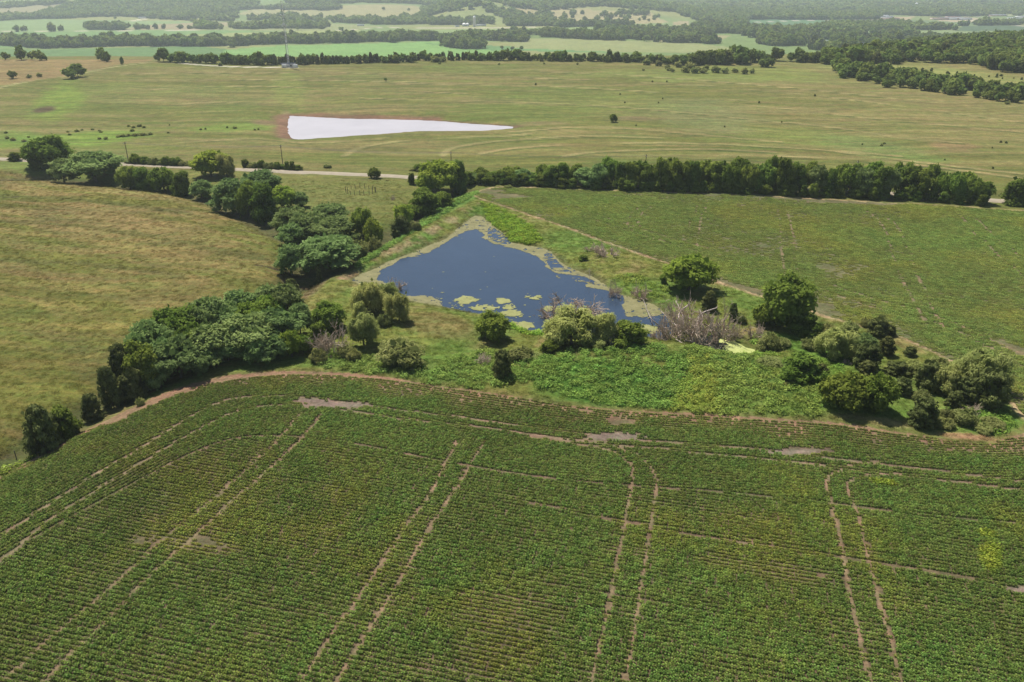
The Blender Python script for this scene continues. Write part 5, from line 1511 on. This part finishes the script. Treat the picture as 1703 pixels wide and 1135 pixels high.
# ------------------------------------------------------------------ woods farther off, each too dense or too far to count
FAR_P = [proto_obj('wood_tree', m) for m in (PROTO['far'] + PROTO['farcedar'][:1])]
LOWT = []
for i in range(4):
    V, F, T, L = crown_arrays('far', 900 + i, 130, .36, .8)
    LOWT.append(proto_obj('wood_tree_low', mesh_from('wood_tree_low', V, F, LEAF['far'], tint=T)))
def wood(name, polys, protos, label, step, size, hf=.9, jit=.8, shade=(1, 1, 1), thr=.70):
    xs, ys = [], []
    for pts in polys:
        pl = P(pts, 0.0 if name == 'ridge_wood' else BEYOND)
        x0, y0 = pl.min(0); x1, y1 = pl.max(0)
        A, B = np.meshgrid(np.arange(x0, x1, step), np.arange(y0, y1, step))
        x = A.ravel() + rng.uniform(-.5, .5, A.size) * step * jit; y = B.ravel() + rng.uniform(-.5, .5, A.size) * step * jit
        m = inside(pl, x + (fbm(x, y, 40, 2, 170) - .5) * 30, y + (fbm(x, y, 40, 2, 171) - .5) * 40)
        gap = fbm(x, y, 70, 3, 172) + (fbm(x, y, 500, 3, 179) - .5) * .8 < thr
        m &= gap
        xs.append(x[m]); ys.append(y[m])
    x = np.concatenate(xs); y = np.concatenate(ys)
    s = rng.uniform(.7, 1.3, len(x)) * size * (.8 + .5 * fbm(x, y, 50, 2, 173))
    sh = rng.uniform(.75, 1.25, len(x))[:, None] * np.array(shade)
    scatter(name, slope_pts(x, y, -.3), np.c_[np.zeros((len(x), 2)), rng.uniform(0, 6.28, len(x))], np.c_[s, s, s * 2 * hf * rng.uniform(.8, 1.2, len(x))], sh, protos, label, 'wood')
    print(name, len(x))
wood('ridge_wood', [[(1400, 100), (1440, 90), (1480, 76), (1540, 62), (1620, 63), (1760, 64), (1760, 128), (1690, 122), (1640, 112), (1560, 104), (1480, 106), (1400, 105)], [(1120, 108), (1130, 102), (1300, 101), (1400, 101), (1420, 105), (1300, 104), (1200, 107)], [(1640, 112), (1662, 110), (1730, 120), (1730, 140), (1690, 130), (1660, 121)]], FAR_P, 'dense mixed wood covering the ridge on the right', 8.5, 5.2)
def beltpoly(pts, hpx): return [(x, y) for x, y, *_ in pts] + [(x, y - (r[0] if r else hpx)) for x, y, *r in reversed(pts)]
wood('valley_belts', [
    beltpoly([(-200, 74), (0, 76), (80, 82), (120, 80), (200, 78), (300, 77), (370, 78), (380, 80), (430, 75), (560, 72), (640, 70), (665, 72)], 5.5),
    beltpoly([(-200, 72), (0, 76), (60, 80)], 8),
    beltpoly([(660, 68), (740, 68), (800, 66), (860, 62)], 3.5), beltpoly([(740, 78), (775, 82), (800, 82)], 8), beltpoly([(770, 72), (830, 70), (860, 60)], 8),
    beltpoly([(840, 63), (900, 62), (980, 66), (1060, 69), (1110, 66), (1150, 64), (1160, 68)], 5), beltpoly([(990, 58), (1060, 58), (1110, 58)], 4),
    beltpoly([(840, 71), (880, 70)], 4), beltpoly([(1070, 70), (1110, 70)], 4), beltpoly([(1100, 71), (1150, 72), (1220, 76), (1330, 76)], 6), beltpoly([(1115, 57), (1200, 62)], 5),
    [(1130, 56), (1180, 42), (1240, 42), (1260, 56), (1340, 64), (1340, 77), (1250, 77), (1180, 68)], [(1335, 66), (1350, 64), (1390, 62), (1440, 64), (1440, 66), (1350, 66)], [(1384, 75), (1386, 68), (1396, 68), (1396, 75)], [(1408, 80), (1406, 68), (1425, 68), (1424, 80)], [(1438, 70), (1480, 70), (1480, 80), (1440, 80)], beltpoly([(1340, 83), (1420, 86)], 2),
    beltpoly([(145, 50), (205, 50.5)], 4), beltpoly([(840, 44), (925, 44)], 5), beltpoly([(925, 46), (980, 45), (1050, 44)], 2.5), beltpoly([(715, 42), (760, 42), (820, 42)], 6)],
    FAR_P, 'tree belts along the streams on the valley floor', 11, 8.5, .85)
wood('distant_woods', [
    beltpoly([(-200, 36), (0, 35), (60, 32), (120, 31), (160, 28)], 6), [(60, 28), (110, 12), (140, 3), (330, 2), (430, 6), (420, 14), (380, 22), (290, 33), (200, 28), (150, 29)],
    beltpoly([(0, 14), (60, 11), (110, 6)], 3), beltpoly([(290, 34), (340, 36), (450, 38), (500, 38)], 8), beltpoly([(440, 48), (540, 48)], 4), beltpoly([(330, 49), (350, 49)], 5), beltpoly([(385, 49), (435, 49)], 4),
    [(360, 16), (430, 14), (560, 10), (570, 16), (530, 18), (440, 16)], beltpoly([(560, 38), (640, 42), (720, 40), (700, 30)], 4), [(640, 38), (680, 28), (715, 22), (720, 40)],
    [(700, 18), (740, 12), (800, 12), (860, 24), (930, 38), (910, 40), (850, 34), (800, 16), (740, 20), (715, 26)],
    [(840, 10), (1000, 11), (1130, 22), (1180, 42), (1240, 42), (1240, 33), (1450, 33), (1480, 26), (1100, 12), (1000, 3), (840, 3)],
    [(480, 8), (560, 7), (700, 8), (850, 10), (850, 2), (480, 1)], beltpoly([(900, 22), (910, 28)], 6), beltpoly([(1030, 27), (1080, 30)], 6),
    [(1340, 50), (1400, 42), (1500, 44), (1590, 50), (1560, 50), (1450, 52)], beltpoly([(1590, 44), (1700, 42)], 2), [(1440, 24), (1560, 28), (1760, 26), (1760, 14), (1440, 14)],
    beltpoly([(1240, 56), (1300, 54), (1360, 58)], 4), beltpoly([(1370, 57), (1520, 61)], 1)],
    LOWT, 'hazy woods on the hills beyond the valley', 15, 9.5, .72, thr=.64)
wood('valley_scrub', [[(300, 38), (330, 27), (420, 24), (520, 26), (560, 34), (640, 36), (600, 42), (480, 40), (400, 38)], beltpoly([(200, 50), (330, 49), (470, 48), (560, 50)], 2), beltpoly([(0, 53), (120, 53)], 1.2),
    beltpoly([(1180, 52), (1240, 58), (1330, 62)], 5), beltpoly([(560, 33), (700, 40)], 4), [(1450, 60), (1560, 62), (1560, 60), (1450, 58)], [(860, 20), (1000, 20), (1100, 26), (1100, 36), (900, 36)]],
    LOWT, 'scattered scrub and hedges on the valley floor', 34, 7.5, .8, thr=.62)
wood('horizon_woods', [[(-400, 4), (1000, 4), (1750, 14), (2400, 14), (2400, -8), (-400, -8)]], LOWT, 'faint woods along the horizon', 30, 17, .5, thr=.52)
for i, (px, py, wp) in enumerate([(638, 17, 6), (680, 18, 5), (735, 29, 6), (950, 21, 6), (854, 17, 6), (874, 16, 4), (909, 15, 4), (526, 31, 6), (556, 31, 6), (572, 33, 10), (615, 33, 12), (568, 52, 9), (734, 78, 7),
                                  (835, 82, 7), (852, 83, 7), (867, 84, 9), (920, 24, 5), (938, 22, 4), (1005, 30, 4), (975, 40, 5), (192, 32, 5), (1640, 52, 3), (495, 50, 6), (530, 36, 8)]):
    x, y = at2(px, py, BEYOND); rad = wp / 2 * depth(x, y, -40) / FPX
    far_tree(x, y, rad, rad * 1.6, 'far', 'tree', 'single rounded tree standing in an open valley field', 'tree', 'lone trees in the valley fields')

# ------------------------------------------------------------------ poles and wires along the road
def pole(px, py, ytop, lean, lab):
    x, y = at2(px, py); z = ground(x, y); H = max(height_to(x, y, ytop) - z, 6)
    r = empty('utility_pole', (x, y, z - .3)); tag(r, lab, 'utility pole')
    mb = MB(); mb.tube([(0, 0, 0), (lean * H * .5, 0, H * .5), (lean * H, 0, H)], [.19, .16, .13], 8); mb.build('pole', CREOS, r)
    mb = MB(); mb.box((lean * H * .95, -.1, H * .93), (.16, 2.6, .16), R(0)); c = mb.build('crossarm', CREOS, r)
    tops = []
    for k in (-1.15, 0, 1.15):
        mb = MB(); mb.lathe([(.0, 0), (.07, .01), (.09, .08), (.05, .16), (0, .2)], 8, (lean * H * .95, -.1 + k, H * .93 + .08)); mb.build('insulator', WHITE, c)
        tops.append((x + lean * H * .95, y - .1 + k, z - .3 + H * .93 + .28))
    return tops
T0 = [(-210, -10), ]
tops = [pole(-120, 262, 222, 0, 'utility pole beyond the left edge of the view'), pole(214, 270, 235, 0, 'leaning wooden utility pole left of the light green tree'), pole(471, 279, 240, 0, 'middle wooden utility pole below the white pond'),
        pole(751, 290, 251, 0, 'wooden utility pole behind the start of the hedgerow'), pole(1072, 300, 256, 0, 'utility pole mostly hidden by the hedgerow'), pole(1420, 312, 266, 0, 'utility pole behind the right part of the hedgerow'), pole(1780, 330, 280, 0, 'utility pole beyond the right edge of the view')]
for i in range(len(tops) - 1):
    for k in range(3):
        a, b = np.array(tops[i][k]), np.array(tops[i + 1][k])
        t = np.linspace(0, 1, 13)[:, None]
        p = a + (b - a) * t; p[:, 2] -= (4 * t * (1 - t) * 1.1)[:, 0]
        mb = MB(); mb.tube(p, .022, 4)
        tag(mb.build('wire', WIREM), ('near', 'middle', 'far')[k] + ' sagging wire of the ' + nth(i + 1) + ' roadside span from the left', 'wire', 'wires between the roadside poles')

# ------------------------------------------------------------------ ring of posts in the small paddock, fence by the left pasture
for i in range(19):
    a = -i / 19 * 2 * math.pi + random.uniform(-.06, .06)
    px = 600 + 25 * math.cos(a); py = 319 + 6.2 * math.sin(a)
    x, y = at2(px, py)
    mb = MB(); h = random.uniform(1.2, 2.0); mb.tube([(0, 0, -.3), (random.uniform(-.1, .1), 0, h)], [.11, .09], 6); mb.lathe([(.09, 0), (.07, .05), (0, .07)], 6, (0, 0, h))
    o = mb.build('fence_post', CREOS); o.location = (x, y, ground(x, y)); tag(o, nth(i + 1) + ' post anticlockwise from the right of the round ring of posts', 'post', 'ring of posts in the paddock')
sx, sy = at2(653, 333)
o = link('dead_brush', BRUSH[2]); o.location = (sx, sy, ground(sx, sy)); o.scale = (1.3, 1.3, 2.2); tag(o, 'small bare sapling right of the ring of posts', 'dead brush')
fp = P([(-60, 780), (-20, 762), (21, 742), (46, 728)]); prev = None
for i, (x, y) in enumerate(fp):
    mb = MB(); mb.tube([(0, 0, -.3), (0, 0, 1.5)], .08, 6); mb.lathe([(.08, 1.5), (.05, 1.56), (0, 1.57)], 6)
    o = mb.build('fence_post', CREOS); o.location = (x, y, ground(x, y)); tag(o, 'dark wooden post of the wire fence at the lower left pasture edge', 'post', 'fence posts at the lower left')
for k in range(3):
    pts = [(x, y - .09, ground(x, y) + .5 + .4 * k) for x, y in resample(fp, 4)]
    mb = MB(); mb.tube(pts, .012, 4); tag(mb.build('wire', WIREM), 'fence wire along the lower left pasture edge', 'wire', 'fence wires at the lower left')

# ------------------------------------------------------------------ radio mast and its compound
mx, my = at2(480, 112.0); mz = ground(mx, my)
bx_, by_ = at2(483, 110.5)
MH = height_to(mx, my, 2) - mz
root = empty('radio_mast', (mx, my, mz)); tag(root, 'tall thin lattice radio mast with white drums behind the white pond', 'mast')
wdt = 1.15
legs = []
lean = 0.0
for k in range(3):
    a = k * 2 * math.pi / 3 + .4
    mb = MB(); mb.tube([(wdt * math.cos(a), wdt * math.sin(a), 0), (wdt * .8 * math.cos(a) + lean * MH, wdt * .8 * math.sin(a), MH)], [.13, .10], 6); mb.build('mast_leg', METAL, root); legs.append(a)
br = MB(); nb = 46
for i in range(nb):
    z1, z2 = MH * i / nb, MH * (i + 1) / nb
    for k in range(3):
        a, b = legs[k], legs[(k + 1) % 3]
        w1 = wdt * (1 - .2 * i / nb); l1 = lean * z1; l2 = lean * z2
        p = (w1 * math.cos(a) + l1, w1 * math.sin(a), z1); q = (w1 * math.cos(b) + l2, w1 * math.sin(b), z2)
        br.tube([p, q], .055, 4); br.tube([(w1 * math.cos(a) + l1, w1 * math.sin(a), z1 + .01), (w1 * math.cos(b) + l1, w1 * math.sin(b), z1 + .01)], .045, 4)
tag(br.build('lattice', METAL, root), kind='stuff')
for fz, sx_ in ((.64, 1.8), (.635, -1.2), (.66, .2), (.79, -1.8), (.78, .9)):
    mb = MB(); mb.tube([(lean * MH * fz + sx_, -2.1, MH * fz), (lean * MH * fz + sx_, -1.3, MH * fz)], [1.0, 1.0], 14)
    mb.lathe([(0, 0), (.95, .02), (.98, .1)], 14, (0, 0, 0)) if False else None
    d_ = mb.build('dish', WHITE, root)
    mb = MB(); mb.tube([(lean * MH * fz + sx_, -1.4, MH * fz), (lean * MH * fz, 0, MH * fz)], .12, 5); mb.build('bracket', METAL, d_)
    mb = MB(); mb.tube([(lean * MH * fz + sx_, -2.14, MH * fz), (lean * MH * fz + sx_, -2.10, MH * fz)], [.02, 1.0], 14); mb.build('radome', WHITE, d_)
mb = MB()
for k in range(3): mb.box((lean * MH * .86 + 1.4 * math.cos(k * 2.1), 1.4 * math.sin(k * 2.1), MH * .87), (.35, .3, 2.2))
tag(mb.build('antenna_panels', METAL, root), kind='stuff')
for k, a in enumerate((.3, 2.4, 4.5)):
    for fz in (.5, .9):
        gx_, gy_ = 38 * math.cos(a), 30 * math.sin(a)
        mb = MB(); mb.tube([(lean * MH * fz, 0, MH * fz), (gx_, gy_, ground(mx + gx_, my + gy_) - mz)], .02, 4); mb.build('guy_wire', WIREM, root)
def gable_house(x, y, w_, d_, h_, rh, rz, wallm, roofm, lab, name='farm_building', cat='building', win=True, grp=None):
    rh = rh * .45
    z = ground(x, y) - .3
    r = empty(name, (x, y, z), rz); tag(r, lab, cat, grp)
    mb = MB(); mb.box((0, 0, h_ / 2), (w_, d_, h_))
    hw, hd = w_ / 2, d_ / 2
    V = [(-hw, -hd, h_), (-hw, hd, h_), (-hw, 0, h_ + rh), (hw, -hd, h_), (hw, hd, h_), (hw, 0, h_ + rh)]
    mb.add(V, [(0, 2, 1, 0), (3, 4, 5, 3)])
    mb.build('wall', wallm, r)
    e = .5; mb = MB(); s = rh / hd
    for sg in (-1, 1):
        V = [(-hw - e, sg * (hd + e), h_ - e * s + .03), (hw + e, sg * (hd + e), h_ - e * s + .03), (hw + e, 0, h_ + rh + .03), (-hw - e, 0, h_ + rh + .03)]
        V += [(a, b, c + .22) for a, b, c in V]
        mb.add(V, [(0, 1, 2, 3), (4, 5, 6, 7), (0, 1, 5, 4), (3, 2, 6, 7), (0, 3, 7, 4), (1, 2, 6, 5)])
    mb.build('roof', roofm, r)
    if win:
        n = max(2, int(w_ / 4))
        for i in range(n):
            mb = MB(); mb.box((-hw + (i + .5) * w_ / n, -hd - .01, h_ * .55), (1.3, .08, 1.2)); mb.build('window' if i != n // 2 else 'door', GLASSD, r)
    return r
gable_house(bx_, by_ - 6, 11, 5, 3.2, 1.0, 0, GREYM, ROOFG, 'low grey equipment hut at the foot of the mast', 'equipment_hut', 'hut')
for sgn, px in ((0, 473), (1, 491.5)):
    x, y = at2(px, 113)
    r = empty('fence_screen', (x, y, ground(x, y))); tag(r, ('white fence screen at the left of the equipment hut', 'white fence screen at the right of the equipment hut')[sgn], 'fence')
    for i in range(5):
        mb = MB(); mb.box((-1.6 + i * .8, 0, 1.5), (.74, .09, 3.0)); mb.build('panel', WHITE, r)
    for i in (-2.05, 2.05):
        mb = MB(); mb.tube([(i, 0, -.3), (i, 0, 3.3)], .09, 6); mb.build('post', METAL, r)
for i in range(8):
    x, y = at2(474 + i * 2.6, 114.2)
    mb = MB(); mb.tube([(0, 0, -.3), (0, 0, 1.9)], .09, 6); mb.lathe([(.09, 1.9), (.1, 1.95), (0, 2.0)], 6); o = mb.build('fence_post', WHITE); o.location = (x, y, ground(x, y))
    tag(o, 'pale post of the fence in front of the equipment hut', 'post', 'fence posts of the mast compound')

# ------------------------------------------------------------------ farms, silo, town
def scale_at(px, py):
    x, y = at2(px, py, BEYOND); return x, y, depth(x, y, -40) / FPX
x, y, s = scale_at(789, 45); z = ground(x, y)
r = empty('silo', (x, y, z)); tag(r, 'tall white silo with a domed cap at the valley farm', 'silo')
mb = MB(); mb.lathe([(4.2, -.5), (4.2, 26)], 20); mb.build('wall', simple('pale_silo_wall', (.66, .60, .56), .8), r)
mb = MB(); mb.lathe([(4.35, 25.9), (4.3, 26.6), (3.7, 28.4), (2.3, 29.9), (.8, 30.5), (0, 30.6)], 20); mb.build('dome', WHITE, r)
for i in range(8):
    mb = MB(); mb.lathe([(4.25, 2 + i * 3), (4.36, 2.05 + i * 3), (4.36, 2.25 + i * 3), (4.25, 2.3 + i * 3)], 20); mb.build('hoop', METAL, r)
for px, lab, rr_ in ((772, 'larger round white grain bin left of the silo', 6.2), (777.5, 'smaller round white grain bin beside the larger one', 4.8)):
    x, y, s = scale_at(px, 44); r = empty('grain_bin', (x, y, ground(x, y))); tag(r, lab, 'grain bin')
    mb = MB(); mb.lathe([(rr_, -.5), (rr_, 6)], 18); mb.build('wall', METAL, r)
    mb = MB(); mb.lathe([(rr_ + .2, 5.9), (rr_ * .6, 8), (rr_ * .2, 9.4), (0, 9.6)], 18); mb.build('roof', WHITE, r)
HOUSES = [(800, 43.5, 30, 12, 5, 3, .1, 'W', 'G', 'long low white shed right of the silo'), (760, 45, 12, 9, 3.5, 2.5, .5, 'W', 'G', 'small farm shed left of the grain bins'),
          (1367, 72.5, 34, 13, 5, 3.5, .9, 'W', 'W', 'long white roofed barn at the farm below the right ridge'), (1362, 69.5, 20, 12, 5, 3, .2, 'W', 'W', 'shorter white barn above the long one'), (1374, 74.5, 26, 10, 5, 3, .0, 'W', 'W', 'low white shed at the foot of the long barn'),
          (1401, 73.5, 12, 9, 5, 3, .7, 'W', 'W', 'small white farmhouse between the trees below the ridge'), (1432, 77, 16, 10, 6, 4, .2, 'W', 'G', 'pale blue grey house just left of the wooded ridge'),
          (237, 31, 26, 12, 5, 4, .1, 'W', 'G', 'white farm building at the far left farmstead'), (252, 29, 24, 12, 5, 4, -.1, 'W', 'W', 'white roofed shed in the middle of the far left farmstead'), (276, 28, 30, 14, 6, 4, .1, 'P', 'R', 'pink roofed house at the far left farmstead'),
          (222, 27, 20, 12, 5, 4, 0, 'P', 'R', 'reddish barn at the left end of the far left farmstead'), (289, 26, 14, 10, 5, 3, 0, 'W', 'W', 'small white shed at the right end of the far left farmstead'),
          (458, 33, 14, 10, 5, 3, 0, 'W', 'G', 'small white house behind the mast'), (600, 43.5, 20, 10, 4, 3, 0, 'W', 'W', 'white shed on the valley floor left of the green mound'), (738, 12.5, 16, 10, 6, 3, 0, 'W', 'W', 'tiny white house on the hill above the green mound')]
for px, py, w_, d_, h_, rh, rz, wm, rm, lab in HOUSES:
    x, y = at2(px, py, BEYOND); gable_house(x, y, w_, d_, h_, rh, rz, {'W': WHITE, 'P': PINKW}[wm], {'W': WHITE, 'G': ROOFG, 'R': ROOFR}[rm], lab)
g = random.Random(4)
TOWN = [(1446, 29), (1449, 27), (1454, 30), (1458, 28), (1463, 31), (1467, 29), (1471, 32), (1474, 30), (1562, 33), (1570, 32), (1576, 33), (1584, 31), (1590, 33), (1494, 16), (1505, 15), (1552, 21), (1558, 22), (1566, 22), (1580, 20), (1615, 24),
        (1424, 26), (1428, 25), (1657, 27), (1692, 32), (1699, 31), (1384, 3.5), (1388, 4), (1359, 5), (1290, 8), (1320, 8), (1510, 18), (1583, 15), (1530, 5), (1600, 33), (1478, 33), (1085, 2), (1100, 3), (1140, 6), (1155, 7), (1240, 9), (1253, 10), (1210, 11), (1625, 24)]
for i, (px, py) in enumerate(TOWN):
    x, y = at2(px, py, BEYOND); big = 1.5 + (y - 3500) / 6000
    c = g.random()
    gable_house(x, y, g.uniform(22, 46) * big, g.uniform(24, 38) * big, g.uniform(3.5, 5.5) * big, g.uniform(1, 3), g.uniform(-.5, .5), PINKW if c < .3 else WHITE, ROOFR if c < .15 else (WHITE if c < .8 else ROOFG),
                'pale building of the hazy town on the right horizon' if px > 1400 else 'pale building scattered among the horizon woods', 'town_building', 'building', False, 'buildings of the hazy town' if px > 1400 else 'scattered horizon buildings')
x, y, s = scale_at(1523, 15); z = ground(x, y)
r = empty('water_tower', (x, y, z)); tag(r, 'white water tower standing above the hazy town', 'water tower')
hh = 9 * s
mb = MB(); mb.lathe([(hh * .12, -1), (hh * .07, hh * .15), (hh * .07, hh * .75)], 14); mb.build('stem', WHITE, r)
mb = MB(); mb.lathe([(0, hh * .68), (hh * .12, hh * .7), (hh * .24, hh * .82), (hh * .22, hh * .95), (hh * .1, hh * 1.02), (0, hh * 1.03)], 16); mb.build('tank', WHITE, r)

# ------------------------------------------------------------------ haze
m, n, out = new_mat('haze')
pv = N(n, 'ShaderNodeVolumePrincipled')
pv.inputs['Color'].default_value = (.84, .93, 1.0, 1); pv.inputs['Density'].default_value = 1.05e-4; pv.inputs['Anisotropy'].default_value = .3
n.links.new(pv.outputs[0], out.inputs['Volume'])
mb = MB(); mb.box((0, 0, 22), (33000, 33000, 200))
tag(mb.build('haze', m), kind='stuff')
